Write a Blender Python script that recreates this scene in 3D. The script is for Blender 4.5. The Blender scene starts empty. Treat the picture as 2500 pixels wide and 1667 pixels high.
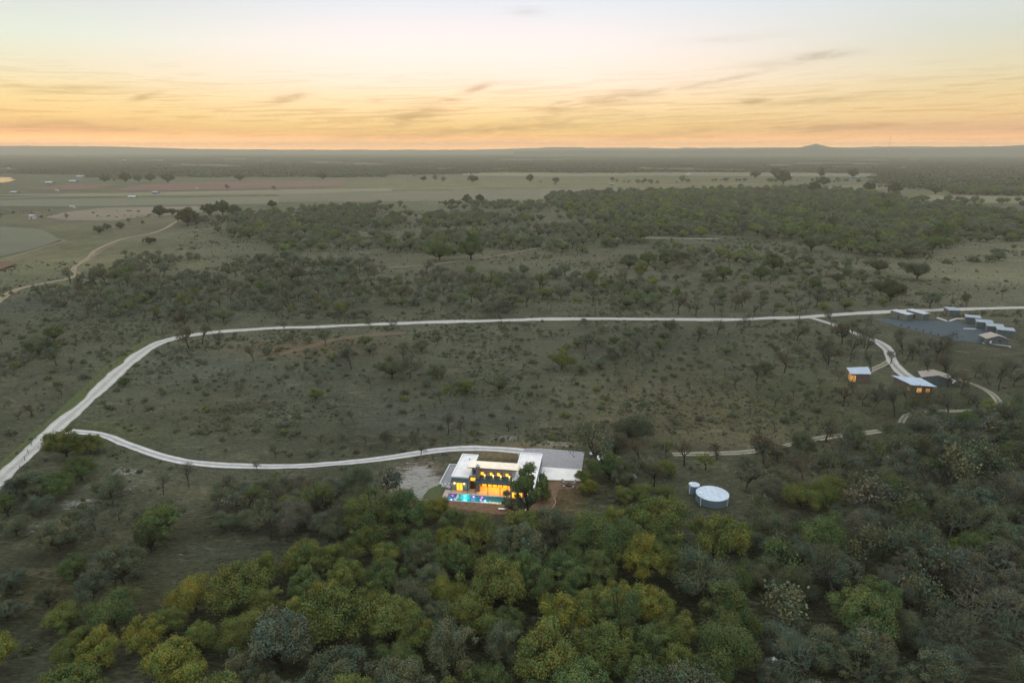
import bpy, math, random
import numpy as np
from mathutils import Vector

random.seed(7); rng = np.random.default_rng(11)
S = bpy.context.scene
COL = S.collection
# ------------------------------------------------------------------ camera
H = 85.0; F = 1667.0; TH = math.atan((833.5 - 366) / F)
cd = bpy.data.cameras.new("camera"); cam = bpy.data.objects.new("camera", cd); COL.objects.link(cam)
cam.location = (0, 0, H); cam.rotation_euler = (math.pi / 2 - TH, 0, 0)
cd.sensor_width = 36; cd.lens = 24.0; cd.clip_start = 0.5; cd.clip_end = 60000
S.camera = cam
S.view_settings.view_transform = 'Standard'; S.view_settings.look = 'None'
S.view_settings.exposure = .35; S.view_settings.gamma = 1; S.view_settings.use_curve_mapping = False
S.cycles.max_bounces = 4; S.cycles.diffuse_bounces = 2; S.cycles.glossy_bounces = 2
S.cycles.transparent_max_bounces = 6; S.cycles.volume_bounces = 0; S.cycles.transmission_bounces = 2
S.cycles.caustics_reflective = False; S.cycles.caustics_refractive = False
K = 2500 / 2352.0

def G(px, py, z=0.0):
    "ground point seen at a place of the 2500 px wide photograph"
    dx = (px - 1250) / F; dy = (833.5 - py) / F
    d = (dx, math.cos(TH) + dy * math.sin(TH), -math.sin(TH) + dy * math.cos(TH))
    t = (z - H) / d[2]
    return d[0] * t, d[1] * t
def P(dx, dy, z=0.0): return G(dx * K, dy * K, z)
def proj(x, y, z=0.0):
    f = y * math.cos(TH) - (z - H) * math.sin(TH); u = y * math.sin(TH) + (z - H) * math.cos(TH)
    return (1250 + F * x / f) / K, (833.5 - F * u / f) / K, f

# ------------------------------------------------------------------ world: dusk sky
W = bpy.data.worlds.new("World"); S.world = W; W.use_nodes = True
wt = W.node_tree; wn = wt.nodes; wl = wt.links; wn.clear()
def N(t, **k):
    n = wn.new(t)
    for a, b in k.items(): setattr(n, a, b)
    return n
def M(op, a, b=None, c=None):
    n = N('ShaderNodeMath', operation=op)
    for i, v in enumerate((a, b, c)):
        if v is None: continue
        if isinstance(v, (int, float)): n.inputs[i].default_value = v
        else: wl.new(v, n.inputs[i])
    return n.outputs[0]
tc = N('ShaderNodeTexCoord'); sx = N('ShaderNodeSeparateXYZ'); wl.new(tc.outputs['Generated'], sx.inputs[0])
X, Y, Z = sx.outputs
AZ = M('DEGREES', M('ARCTAN2', X, Y)) if False else M('MULTIPLY', M('ARCTAN2', X, Y), 57.29578)
EL = M('MULTIPLY', M('ARCSINE', Z), 57.29578)
def srgb(r, g, b):
    f = lambda c: (c / 255 / 12.92) if c / 255 <= .04045 else ((c / 255 + .055) / 1.055) ** 2.4
    return (f(r), f(g), f(b), 1)
def ramp(fac, stops):
    r = N('ShaderNodeValToRGB'); e = r.color_ramp.elements
    while len(e) > 1: e.remove(e[-1])
    e[0].position = stops[0][0]; e[0].color = stops[0][1]
    for p, c in stops[1:]: q = e.new(p); q.color = c
    wl.new(fac, r.inputs[0]); return r.outputs[0]
def mixc(fac, a, b, mode='MIX'):
    n = N('ShaderNodeMix', data_type='RGBA', blend_type=mode)
    if isinstance(fac, (int, float)): n.inputs[0].default_value = fac
    else: wl.new(fac, n.inputs[0])
    for i, v in ((6, a), (7, b)):
        if isinstance(v, tuple): n.inputs[i].default_value = v
        else: wl.new(v, n.inputs[i])
    return n.outputs[2]
elf = M('DIVIDE', EL, 90.0)
d = lambda x: x / 90.0
ELS = [0, .5, 1.2, 2.2, 3.6, 5.2, 7.5, 11]
#SKY0
SKY = {'mid': [(3.867, 1.7402, 0.5027), (2.501, 1.1254, 0.3251), (1.0737, 0.6285, 0.1642), (0.9177, 0.6533, 0.2752), (0.9668, 0.7211, 0.4292), (0.9612, 0.775, 0.6358), (0.8828, 0.7742, 0.7398), (0.6473, 0.6942, 0.7592)], 'rig': [(6.0, 3.0734, 1.0111), (2.462, 1.1079, 0.3201), (0.8188, 0.4055, 0.1773), (0.8538, 0.5503, 0.247), (0.7563, 0.5712, 0.2877), (0.685, 0.6035, 0.3986), (0.571, 0.5904, 0.4997), (0.5402, 0.6214, 0.672)], 'lef': [(6.0, 2.807, 0.8848), (3.5584, 1.6013, 0.4626), (0.9903, 0.4456, 0.1344), (1.0037, 0.636, 0.2267), (0.9084, 0.679, 0.3113), (0.789, 0.7011, 0.4778), (0.6624, 0.7161, 0.6102), (0.5342, 0.5812, 0.6138)]}
#SKY1
HI = [(d(25), (.95, 1.0, 1.04, 1)), (d(60), (.98, 1.06, 1.14, 1)), (1, (1.0, 1.08, 1.16, 1))]
mid, rig, lef = [ramp(elf, [(d(e_), (*c_, 1)) for e_, c_ in zip(ELS, SKY[k_])] + HI) for k_ in ('mid', 'rig', 'lef')]
bck = ramp(elf, [(0, (.50, .52, .54, 1)), (d(10), (.60, .62, .65, 1)), (d(30), (.85, .89, .94, 1)), (1, (1.0, 1.08, 1.16, 1))])
def smooth(v, a, b):
    n = N('ShaderNodeMapRange', interpolation_type='SMOOTHSTEP'); wl.new(v, n.inputs[0])
    n.inputs[1].default_value = a; n.inputs[2].default_value = b; return n.outputs[0]
sky = mixc(smooth(AZ, 2, 38), mid, rig)
sky = mixc(smooth(M('MULTIPLY', AZ, -1.0), 8, 38), sky, lef)
sky = mixc(smooth(M('ABSOLUTE', AZ), 50, 120), sky, bck)
# clouds: thin streaks, each at its own direction of the sky
cmb = N('ShaderNodeCombineXYZ'); wl.new(M('MULTIPLY', AZ, .22), cmb.inputs[0])
wl.new(M('MULTIPLY', M('SUBTRACT', EL, M('MULTIPLY', AZ, .06)), 1.25), cmb.inputs[1])
nz = N('ShaderNodeTexNoise'); nz.inputs['Scale'].default_value = 1.6; nz.inputs['Detail'].default_value = 7
nz.inputs['Roughness'].default_value = .62; nz.inputs['Distortion'].default_value = .8; wl.new(cmb.outputs[0], nz.inputs['Vector'])
nzf = nz.outputs[0]
total = None
CL = [ # display x, y, half width, half height, slope, strength
 (352, 222, 34, 8, -.25, .9), (300, 212, 90, 5, .04, .35), (170, 206, 110, 9, -.10, .45), (30, 188, 70, 6, .15, .35), (10, 246, 36, 8, 0, .4),
 (674, 224, 40, 9, -.18, .9), (1100, 203, 34, 7, -.28, .95), (1040, 230, 40, 5, .06, .5), (868, 231, 26, 8, -.1, .4), (940, 270, 80, 22, -.22, .95),
 (1110, 298, 330, 13, -.06, .75), (780, 309, 60, 5, -.02, .6), (1290, 246, 40, 16, -.25, 1.0), (1400, 228, 130, 14, -.14, .8), (1620, 190, 130, 5, -.17, .7),
 (1490, 212, 40, 7, -.05, .6), (1860, 128, 75, 9, -.06, .85), (1770, 146, 90, 8, -.03, .35), (1720, 234, 36, 8, -.02, .95), (1850, 232, 150, 8, -.07, .65), (1740, 155, 60, 5, .1, .3),
 (1560, 305, 90, 8, -.1, .65), (1350, 280, 90, 10, -.16, .6), (1950, 290, 160, 7, -.02, .5), (130, 280, 130, 6, -.05, .5), (1205, 28, 40, 10, 0, .3),
 (1300, 318, 260, 8, -.03, .5), (1880, 301, 60, 4, -.04, .4), (1640, 92, 120, 9, -.05, .2)]
for cx, cy, hw, hh, sl, st in CL:
    a0 = math.degrees(math.atan((cx * K - 1250) / (F / math.cos(TH)))); e0 = math.degrees(math.atan((833.5 - cy * K) / F)) * 1 - math.degrees(TH)
    e0 = e0 * math.cos(math.radians(a0)) 
    wd = hw * K / F * 57.3 * math.cos(math.radians(a0)) ** 2; hd = hh * K / F * 57.3 * math.cos(math.radians(a0)) * .93
    da = M('SUBTRACT', AZ, a0); de = M('SUBTRACT', EL, e0)
    q = M('DIVIDE', da, wd); r = M('DIVIDE', M('ADD', de, M('MULTIPLY', da, sl)), hd)
    g = M('EXPONENT', M('MULTIPLY', M('ADD', M('MULTIPLY', q, q), M('MULTIPLY', r, r)), -1.0))
    g = M('MULTIPLY', g, st)
    total = g if total is None else M('MAXIMUM', total, g)
cm = M('MULTIPLY', total, smooth(nzf, .33, .58))
cm = M('MINIMUM', M('ADD', cm, M('MULTIPLY', total, .12)), 1.0)
cloudc = mixc(smooth(EL, .3, 5.5), srgb(226, 172, 138), srgb(206, 188, 160))
veil = M('MULTIPLY', smooth(nzf, .52, .75), M('MULTIPLY', smooth(EL, 6.5, 2.2), .42))
sky = mixc(veil, sky, mixc(1.0, sky, (.97, .88, .78, 1), 'MULTIPLY'))
cm2 = N('ShaderNodeCombineXYZ'); wl.new(M('MULTIPLY', AZ, .075), cm2.inputs[0]); wl.new(M('MULTIPLY', M('SUBTRACT', EL, M('MULTIPLY', AZ, .035)), 1.5), cm2.inputs[1]); cm2.inputs[2].default_value = 3.7
nz2 = N('ShaderNodeTexNoise'); nz2.inputs['Scale'].default_value = 1.9; nz2.inputs['Detail'].default_value = 8; nz2.inputs['Roughness'].default_value = .6; nz2.inputs['Distortion'].default_value = 1.2; wl.new(cm2.outputs[0], nz2.inputs['Vector'])
band = M('MULTIPLY', smooth(EL, 7.0, 3.0), smooth(EL, .1, .8))
sky = mixc(M('MULTIPLY', M('MULTIPLY', smooth(nz2.outputs[0], .48, .63), band), .8), sky, mixc(1.0, sky, (.84, .76, .68, 1), 'MULTIPLY'))
sky = mixc(M('MULTIPLY', M('MULTIPLY', smooth(nz2.outputs[0], .44, .30), smooth(EL, 3.2, 1.2)), .6), sky, mixc(1.0, sky, (1.06, 1.10, .92, 1), 'MULTIPLY'))
sky = mixc(M('MULTIPLY', cm, .95), sky, mixc(1.0, sky, (.64, .60, .55, 1), 'MULTIPLY'))
nish = N('ShaderNodeTexSky', sky_type='NISHITA', sun_disc=False)
nish.sun_elevation = math.radians(1.5); nish.sun_rotation = math.radians(-6)
nish.dust_density = 2.0
nbg = N('ShaderNodeBackground'); wl.new(nish.outputs[0], nbg.inputs[0]); nbg.inputs[1].default_value = .003
bg = N('ShaderNodeBackground'); wl.new(sky, bg.inputs[0]); bg.inputs[1].default_value = 1.0
ad = N('ShaderNodeAddShader'); wl.new(bg.outputs[0], ad.inputs[0]); wl.new(nbg.outputs[0], ad.inputs[1])
wo = N('ShaderNodeOutputWorld'); wl.new(ad.outputs[0], wo.inputs['Surface'])
# faint, very soft afterglow from the west (behind the far hills)
sl = bpy.data.lights.new("afterglow_sun", 'SUN'); sl.energy = .5; sl.angle = math.radians(14); sl.color = (1, .80, .58)
so = bpy.data.objects.new("afterglow_sun", sl); COL.objects.link(so)
so.rotation_euler = Vector((math.sin(math.radians(-6)) * math.cos(math.radians(9)), math.cos(math.radians(9)), math.sin(math.radians(9)))).to_track_quat('Z', 'Y').to_euler()

# ------------------------------------------------------------------ materials
def nodemat(name):
    m = bpy.data.materials.new(name); m.use_nodes = True
    nt = m.node_tree; return m, nt, nt.nodes['Principled BSDF']
def pmat(name, col, rough=.8, metal=0, noise=None, emit=None, estr=0, spec=.3, col2=None):
    m, nt, b = nodemat(name)
    b.inputs['Roughness'].default_value = rough; b.inputs['Metallic'].default_value = metal
    b.inputs['Specular IOR Level'].default_value = spec
    b.inputs['Base Color'].default_value = (*col, 1)
    if noise:
        t = nt.nodes.new('ShaderNodeTexCoord'); n = nt.nodes.new('ShaderNodeTexNoise'); n.inputs['Scale'].default_value = noise
        n.inputs['Detail'].default_value = 6; nt.links.new(t.outputs['Object'], n.inputs['Vector'])
        r = nt.nodes.new('ShaderNodeValToRGB'); c2 = col2 or tuple(c * .72 for c in col)
        r.color_ramp.elements[0].position = .35; r.color_ramp.elements[1].position = .65
        r.color_ramp.elements[0].color = (*c2, 1); r.color_ramp.elements[1].color = (*col, 1)
        nt.links.new(n.outputs[0], r.inputs[0]); nt.links.new(r.outputs[0], b.inputs['Base Color'])
    if emit: b.inputs['Emission Color'].default_value = (*emit, 1); b.inputs['Emission Strength'].default_value = estr
    return m
def seam_mat(name, col, scale, rough=.35, metal=.6, axis=0, depth=.35, col2=None):
    m, nt, b = nodemat(name); L = nt.links
    t = nt.nodes.new('ShaderNodeTexCoord'); s = nt.nodes.new('ShaderNodeSeparateXYZ'); L.new(t.outputs['Object'], s.inputs[0])
    a = nt.nodes.new('ShaderNodeMath'); a.operation = 'MULTIPLY'; a.inputs[1].default_value = scale; L.new(s.outputs[axis], a.inputs[0])
    f = nt.nodes.new('ShaderNodeMath'); f.operation = 'FRACT'; L.new(a.outputs[0], f.inputs[0])
    r = nt.nodes.new('ShaderNodeValToRGB'); e = r.color_ramp.elements
    e[0].position = .0; e[0].color = (*[c * (1 - depth) for c in col], 1); e[1].position = .22; e[1].color = (*col, 1)
    L.new(f.outputs[0], r.inputs[0])
    n = nt.nodes.new('ShaderNodeTexNoise'); n.inputs['Scale'].default_value = .8; n.inputs['Detail'].default_value = 5; L.new(t.outputs['Object'], n.inputs['Vector'])
    mx = nt.nodes.new('ShaderNodeMix'); mx.data_type = 'RGBA'; mx.blend_type = 'MULTIPLY'; mx.inputs[0].default_value = .5
    L.new(r.outputs[0], mx.inputs[6]); L.new(n.outputs[0], mx.inputs[7]); L.new(mx.outputs[2], b.inputs['Base Color'])
    b.inputs['Roughness'].default_value = rough; b.inputs['Metallic'].default_value = metal
    return m
def leaf_mat(name, objcol=True, stops=None, sheen=0):
    m, nt, b = nodemat(name); L = nt.links
    oi = nt.nodes.new('ShaderNodeObjectInfo'); at = nt.nodes.new('ShaderNodeAttribute'); at.attribute_name = 'rnd'
    if stops:
        r = nt.nodes.new('ShaderNodeValToRGB'); e = r.color_ramp.elements; r.color_ramp.interpolation = 'LINEAR'
        while len(e) > 1: e.remove(e[-1])
        e[0].position = 0; e[0].color = (*stops[0], 1)
        for i, c in enumerate(stops[1:]): q = e.new((i + 1) / (len(stops) - 1)); q.color = (*c, 1)
        L.new(oi.outputs['Random'], r.inputs[0]); base = r.outputs[0]
    else: base = oi.outputs['Color']
    mr = nt.nodes.new('ShaderNodeMapRange'); L.new(at.outputs['Fac'], mr.inputs[0]); mr.inputs[3].default_value = .6; mr.inputs[4].default_value = 1.45
    mx = nt.nodes.new('ShaderNodeVectorMath'); mx.operation = 'SCALE'; L.new(base, mx.inputs[0]); L.new(mr.outputs[0], mx.inputs['Scale'])
    tx = nt.nodes.new('ShaderNodeTexCoord'); nz_ = nt.nodes.new('ShaderNodeTexNoise'); nz_.inputs['Scale'].default_value = .42; nz_.inputs['Detail'].default_value = 3
    of = nt.nodes.new('ShaderNodeVectorMath'); of.operation = 'ADD'; cb_ = nt.nodes.new('ShaderNodeCombineXYZ'); m9 = nt.nodes.new('ShaderNodeMath'); m9.operation = 'MULTIPLY'; m9.inputs[1].default_value = 90
    L.new(oi.outputs['Random'], m9.inputs[0]); L.new(m9.outputs[0], cb_.inputs[0]); L.new(tx.outputs['Object'], of.inputs[0]); L.new(cb_.outputs[0], of.inputs[1]); L.new(of.outputs[0], nz_.inputs['Vector'])
    rr = nt.nodes.new('ShaderNodeValToRGB'); ee = rr.color_ramp.elements; ee[0].position = .36; ee[0].color = (.74, .92, .95, 1); ee[1].position = .64; ee[1].color = (1.28, 1.05, .82, 1); L.new(nz_.outputs[0], rr.inputs[0])
    ml = nt.nodes.new('ShaderNodeVectorMath'); ml.operation = 'MULTIPLY'; L.new(mx.outputs[0], ml.inputs[0]); L.new(rr.outputs[0], ml.inputs[1])
    L.new(ml.outputs[0], b.inputs['Base Color']); b.inputs['Roughness'].default_value = .8; b.inputs['Specular IOR Level'].default_value = .15
    return m
MAT_LEAF = leaf_mat('foliage'); MAT_TWIG = leaf_mat('twigs')
MAT_BARK = pmat('bark', (.045, .038, .030), .95, noise=3)
MAT_BARKG = pmat('bark_grey', (.085, .080, .068), .95, noise=3)

# ------------------------------------------------------------------ mesh helpers
def tag(o, label=None, cat=None, group=None, kind=None):
    if label: o['label'] = label
    if cat: o['category'] = cat
    if group: o['group'] = group
    if kind: o['kind'] = kind
    return o
def npmesh(name, V, Fc, mats, rnd=None, smooth_=False):
    V = np.asarray(V, dtype=np.float32); Fc = np.asarray(Fc, dtype=np.int32); k = Fc.shape[1]
    me = bpy.data.meshes.new(name); me.vertices.add(len(V)); me.vertices.foreach_set('co', V.ravel())
    me.loops.add(Fc.size); me.loops.foreach_set('vertex_index', Fc.ravel())
    me.polygons.add(len(Fc)); me.polygons.foreach_set('loop_start', np.arange(0, Fc.size, k, dtype=np.int32))
    me.polygons.foreach_set('loop_total', np.full(len(Fc), k, dtype=np.int32))
    if smooth_: me.polygons.foreach_set('use_smooth', np.ones(len(Fc), dtype=bool))
    for m in (mats if isinstance(mats, (list, tuple)) else [mats]): me.materials.append(m)
    if rnd is not None:
        a = me.attributes.new('rnd', 'FLOAT', 'FACE'); a.data.foreach_set('value', np.asarray(rnd, dtype=np.float32))
    me.update(calc_edges=True); me.validate(); return me
def empty(name, loc, rz=0):
    o = bpy.data.objects.new(name, None); COL.objects.link(o); o.location = loc; o.rotation_euler = (0, 0, rz); o.empty_display_size = 1
    return o
class MB:
    def __init__(s): s.v = []; s.f = []
    def box(s, x0, x1, y0, y1, z0, z1):
        b = len(s.v); s.v += [(x0, y0, z0), (x1, y0, z0), (x1, y1, z0), (x0, y1, z0), (x0, y0, z1), (x1, y0, z1), (x1, y1, z1), (x0, y1, z1)]
        s.f += [tuple(b + i for i in q) for q in ((3, 2, 1, 0), (4, 5, 6, 7), (0, 1, 5, 4), (1, 2, 6, 5), (2, 3, 7, 6), (3, 0, 4, 7))]; return s
    def hexa(s, lo, hi):
        "prism between two polygons with the same number of corners"
        b = len(s.v); n = len(lo); s.v += list(lo) + list(hi)
        s.f += [tuple(b + i for i in range(n - 1, -1, -1)), tuple(b + n + i for i in range(n))]
        s.f += [(b + i, b + (i + 1) % n, b + n + (i + 1) % n, b + n + i) for i in range(n)]; return s
    def cyl(s, x, y, z0, z1, r0, r1=None, n=12):
        r1 = r0 if r1 is None else r1
        c = [(math.cos(6.28318 * i / n), math.sin(6.28318 * i / n)) for i in range(n)]
        return s.hexa([(x + r0 * a, y + r0 * b, z0) for a, b in c], [(x + r1 * a, y + r1 * b, z1) for a, b in c])
    def bar(s, p, q, r, n=6):
        p = Vector(p); q = Vector(q); t = (q - p).normalized(); a = t.orthogonal().normalized(); b = t.cross(a)
        ring = [a * math.cos(6.28318 * i / n) * r + b * math.sin(6.28318 * i / n) * r for i in range(n)]
        return s.hexa([tuple(p + k) for k in ring], [tuple(q + k) for k in ring])
    def lathe(s, x, y, prof, n=24):
        b = len(s.v)
        for r, z in prof: s.v += [(x + r * math.cos(6.28318 * i / n), y + r * math.sin(6.28318 * i / n), z) for i in range(n)]
        for j in range(len(prof) - 1):
            for i in range(n): s.f.append((b + j * n + i, b + j * n + (i + 1) % n, b + (j + 1) * n + (i + 1) % n, b + (j + 1) * n + i))
        s.f.append(tuple(b + (len(prof) - 1) * n + i for i in range(n))); return s
    def build(s, name, mat, parent=None, bevel=0):
        me = bpy.data.meshes.new(name); me.from_pydata(s.v, [], s.f); me.materials.append(mat); me.update()
        o = bpy.data.objects.new(name, me); COL.objects.link(o)
        if parent: o.parent = parent
        if bevel:
            md = o.modifiers.new('bevel', 'BEVEL'); md.width = bevel; md.segments = 2; md.limit_method = 'ANGLE'
        return o
def tube(pts, rad, k=5):
    "tapered tube as (V, quads)"
    pts = np.asarray(pts, float); n = len(pts); V = []
    up = np.array([.31, .17, .93])
    for i in range(n):
        t = pts[min(i + 1, n - 1)] - pts[max(i - 1, 0)]; t /= (np.linalg.norm(t) + 1e-9)
        a = np.cross(t, up); a /= (np.linalg.norm(a) + 1e-9); b = np.cross(t, a)
        for j in range(k):
            th = 6.28318 * j / k; V.append(pts[i] + rad[i] * (a * math.cos(th) + b * math.sin(th)))
    Q = [(i * k + j, i * k + (j + 1) % k, (i + 1) * k + (j + 1) % k, (i + 1) * k + j) for i in range(n - 1) for j in range(k)]
    return np.array(V), np.array(Q)
def join(parts):
    V = []; Q = []; b = 0
    for v, q in parts: V.append(v); Q.append(q + b); b += len(v)
    return np.concatenate(V), np.concatenate(Q)
def cards(C, Nn, size, R, aspect=1.0):
    "leaf-sized quads at C, facing roughly Nn"
    n = len(C); Nn = Nn / (np.linalg.norm(Nn, axis=1, keepdims=True) + 1e-9)
    a = np.cross(Nn, R.normal(size=(n, 3))); a /= (np.linalg.norm(a, axis=1, keepdims=True) + 1e-9); b = np.cross(Nn, a)
    s = (size * R.uniform(.6, 1.3, n))[:, None]; bend = Nn * s * .35
    V = np.stack([C - a * s * aspect * .5, C - b * s * .5 + bend * .6, C + a * s * aspect * .5, C + b * s * .5 - bend * .3], 1).reshape(-1, 3)
    return V, np.arange(4 * n).reshape(n, 4)

# ------------------------------------------------------------------ tree prototypes (real size, base at origin)
def oak_proto(seed, R=5.5, nl=26, leaves=1150, lsize=.21, flat=.62, loose=0.0, hc=None):
    r = np.random.default_rng(seed); hc = hc if hc else 1.5 + R * flat * .75
    lobes = []
    for i in range(nl):
        th = r.uniform(0, 6.283); el = math.asin(r.uniform(-.35, 1)); q = r.uniform(.52, .90) if i > nl // 5 else r.uniform(.1, .4)
        wob = 1 + .22 * math.sin(2 * th + seed) + .12 * math.sin(3 * th + 2 * seed)
        c = np.array([R * q * wob * math.cos(el) * math.cos(th), R * q * wob * math.cos(el) * math.sin(th), hc + R * q * flat * math.sin(el) * 1.15])
        lobes.append((c, R * (r.uniform(.20, .34) if loose >= .21 else (r.uniform(.13, .30) if q < .8 else r.uniform(.10, .19)))))
    C = []; Nn = []; rv = []
    for c, lr in lobes:
        n = int(leaves * (lr / (R * .27)) ** 2); lobe_tone = r.uniform(-.22, .22); dr = r.normal(size=(n, 3)); dr /= np.linalg.norm(dr, axis=1, keepdims=True)
        bump = 1 + .22 * np.sin(dr[:, 0] * 5 + seed) * np.sin(dr[:, 1] * 6) + .15 * np.sin(dr[:, 2] * 9)
        rad = lr * np.clip(r.normal(.88, .13 + loose, n), .2, 1.35) * bump
        p = c + dr * rad[:, None] * np.array([1, 1, .8]); C.append(p)
        Nn.append(dr + np.array([0, 0, .25]) + r.normal(size=(n, 3)) * .5); rv.append(np.clip(r.normal(.45, .12, n) + lobe_tone, 0, 1))
    V, Q = cards(np.concatenate(C), np.concatenate(Nn), lsize, r)
    crown = npmesh('crown', V, Q, MAT_LEAF, np.concatenate(rv))
    parts = []; fork = np.array([r.uniform(-.3, .3), r.uniform(-.3, .3), hc * .33])
    parts.append(tube([(0, 0, -.3), (fork[0] * .4, fork[1] * .4, fork[2] * .5), fork], [.42, .33, .30], 7))
    for c, lr in lobes[::2] + lobes[1::4]:
        m = (fork + c) / 2 + np.array([r.uniform(-.5, .5), r.uniform(-.5, .5), -R * .06 + r.uniform(-.3, .3)])
        parts.append(tube([fork, m, c, c + (c - m) * .35], [.22, .15, .09, .03], 4))
    V, Q = join(parts); trunk = npmesh('trunk', V, Q, MAT_BARK, smooth_=True)
    return trunk, crown, R, hc
def bare_proto(seed, Ht=8.0, spread=.62, twigs=3, leafy=0, wide=1.0, bark=None):
    r = np.random.default_rng(seed); limbs = []; tw = []; tips = []
    def grow(p, dr, L, rad, lev):
        q = p; pts = [p]; rr = [rad]; nseg = 3
        for i in range(nseg):
            dr = dr + r.normal(size=3) * .16; dr[2] += .05; dr /= np.linalg.norm(dr); q = q + dr * L / nseg; pts.append(q); rr.append(rad * (1 - .35 * (i + 1) / nseg))
        if lev <= 3: limbs.append(tube(pts, rr, 5 if lev < 2 else 3))
        else:
            tw.append((pts[0], pts[-1], max(rad, .022)))
        if lev >= 6: tips.append(q); return
        nb = {0: 4, 1: 3, 2: 3, 3: twigs, 4: 3, 5: 4}[lev]
        for i in range(nb):
            t = r.uniform(.45, 1) if (i and lev) else 1
            st = pts[0] * (1 - t) + pts[-1] * t
            sp = spread * (1.15 if lev < 2 else 1)
            nd = dr + r.normal(size=3) * sp; nd[0] *= wide; nd[1] *= wide
            if lev < 3: nd[2] = abs(nd[2]) * .8 + .12
            nd /= np.linalg.norm(nd); grow(st, nd, L * r.uniform(.62, .86), rad * .60, lev + 1)
    grow(np.array([0, 0, -.2]), np.array([r.uniform(-.15, .15), r.uniform(-.15, .15), 1.]), Ht * .27, .26, 0)
    a = np.array([t[0] for t in tw]); b = np.array([t[1] for t in tw]); w = np.array([t[2] for t in tw])[:, None]
    n = len(a); dr = b - a; side = np.cross(dr, r.normal(size=(n, 3))); side /= (np.linalg.norm(side, axis=1, keepdims=True) + 1e-9)
    ww = np.maximum(w * 1.6, .045)
    V = np.stack([a - side * ww * .5, a + side * ww * .5, b + side * ww * .3, b - side * ww * .3], 1).reshape(-1, 3); Q = np.arange(4 * n).reshape(n, 4)
    rv = r.uniform(.2, .9, n)
    if leafy:
        tp = np.array(tips); idx = r.integers(0, len(tp), leafy); C = tp[idx] + r.normal(size=(leafy, 3)) * .28
        v2, q2 = cards(C, r.normal(size=(leafy, 3)), .26, r); Q = np.concatenate([Q, q2 + len(V)]); V = np.concatenate([V, v2]); rv = np.concatenate([rv, r.uniform(.3, 1, leafy)])
    crown = npmesh('crown', V, Q, MAT_TWIG, rv)
    v, q = join(limbs); trunk = npmesh('trunk', v, q, bark or MAT_BARKG, smooth_=True)
    ext = V[:, :2].reshape(-1, 2); R = float(np.percentile(np.linalg.norm(ext, axis=1), 93)); hc = float(np.mean(V[:, 2]))
    return trunk, crown, R, hc
def shrub_proto(seed, R=1.6, leaves=900, lsize=.22, flat=.75, loose=.15):
    r = np.random.default_rng(seed); C = []; Nn = []; rv = []
    for i in range(9):
        th = r.uniform(0, 6.283); q = r.uniform(0, .7); lr = R * r.uniform(.25, .5)
        c = np.array([R * q * math.cos(th), R * q * math.sin(th), R * flat * r.uniform(.2, .6)])
        n = leaves // 9; dr = r.normal(size=(n, 3)); dr /= np.linalg.norm(dr, axis=1, keepdims=True)
        C.append(c + dr * (lr * np.clip(r.normal(.85, loose, n), .2, 1.5))[:, None]); Nn.append(dr + r.normal(size=(n, 3)) * .8)
        rv.append(np.clip(r.normal(.45, .2, n), 0, 1))
    C = np.concatenate(C); C[:, 2] = np.abs(C[:, 2])
    V, Q = cards(C, np.concatenate(Nn), lsize, r)
    return npmesh('shrub', V, Q, MAT_LEAF, np.concatenate(rv)), R

OAK = [oak_proto(100 + i, R=5.5, nl=[38, 46, 30, 50, 40, 34, 44, 28][i], flat=[.62, .75, .55, .66, .85, .6, .72, .95][i], loose=[.06, .1, .16, .05, .12, .2, .08, .14][i]) for i in range(8)]
OAK += [oak_proto(120, R=4.6, nl=22, flat=.85, loose=.05, hc=7.0, lsize=.26), oak_proto(121, R=4.6, nl=18, flat=.7, loose=.08, hc=4.8, lsize=.26)]
GREY = [oak_proto(200 + i, R=5.5, nl=[24, 30, 27, 34][i], leaves=950, lsize=.19, flat=.7, loose=.22) for i in range(4)]   # thin, lichen-grey crowns
BARE = [bare_proto(300 + i, Ht=[8, 9, 7.5, 8.5, 10, 7][i], spread=[.62, .55, .7, .6, .5, .75][i], leafy=[0, 0, 700, 0, 0, 900][i], bark=[MAT_BARK, MAT_BARKG][i % 2]) for i in range(6)]
SHR = [shrub_proto(400 + i, loose=[.12, .2, .3, .16, .25][i], flat=[.7, .9, .5, 1.1, .6][i]) for i in range(5)]

TINT = {  # real base colours
 'olive': (.112, .138, .038), 'yellow': (.150, .160, .034), 'green': (.082, .118, .042), 'dark': (.064, .078, .036), 'greygreen': (.092, .110, .066),
 'teal': (.088, .112, .080), 'grey': (.104, .112, .084), 'brown': (.092, .088, .062), 'lime': (.15, .19, .03)}
WORD = {'olive': 'olive-green', 'yellow': 'yellow-green', 'green': 'mid-green', 'dark': 'dark green', 'greygreen': 'grey-green', 'teal': 'pale blue-grey', 'grey': 'silver-grey', 'brown': 'brownish', 'lime': 'bright lime-green'}

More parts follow.
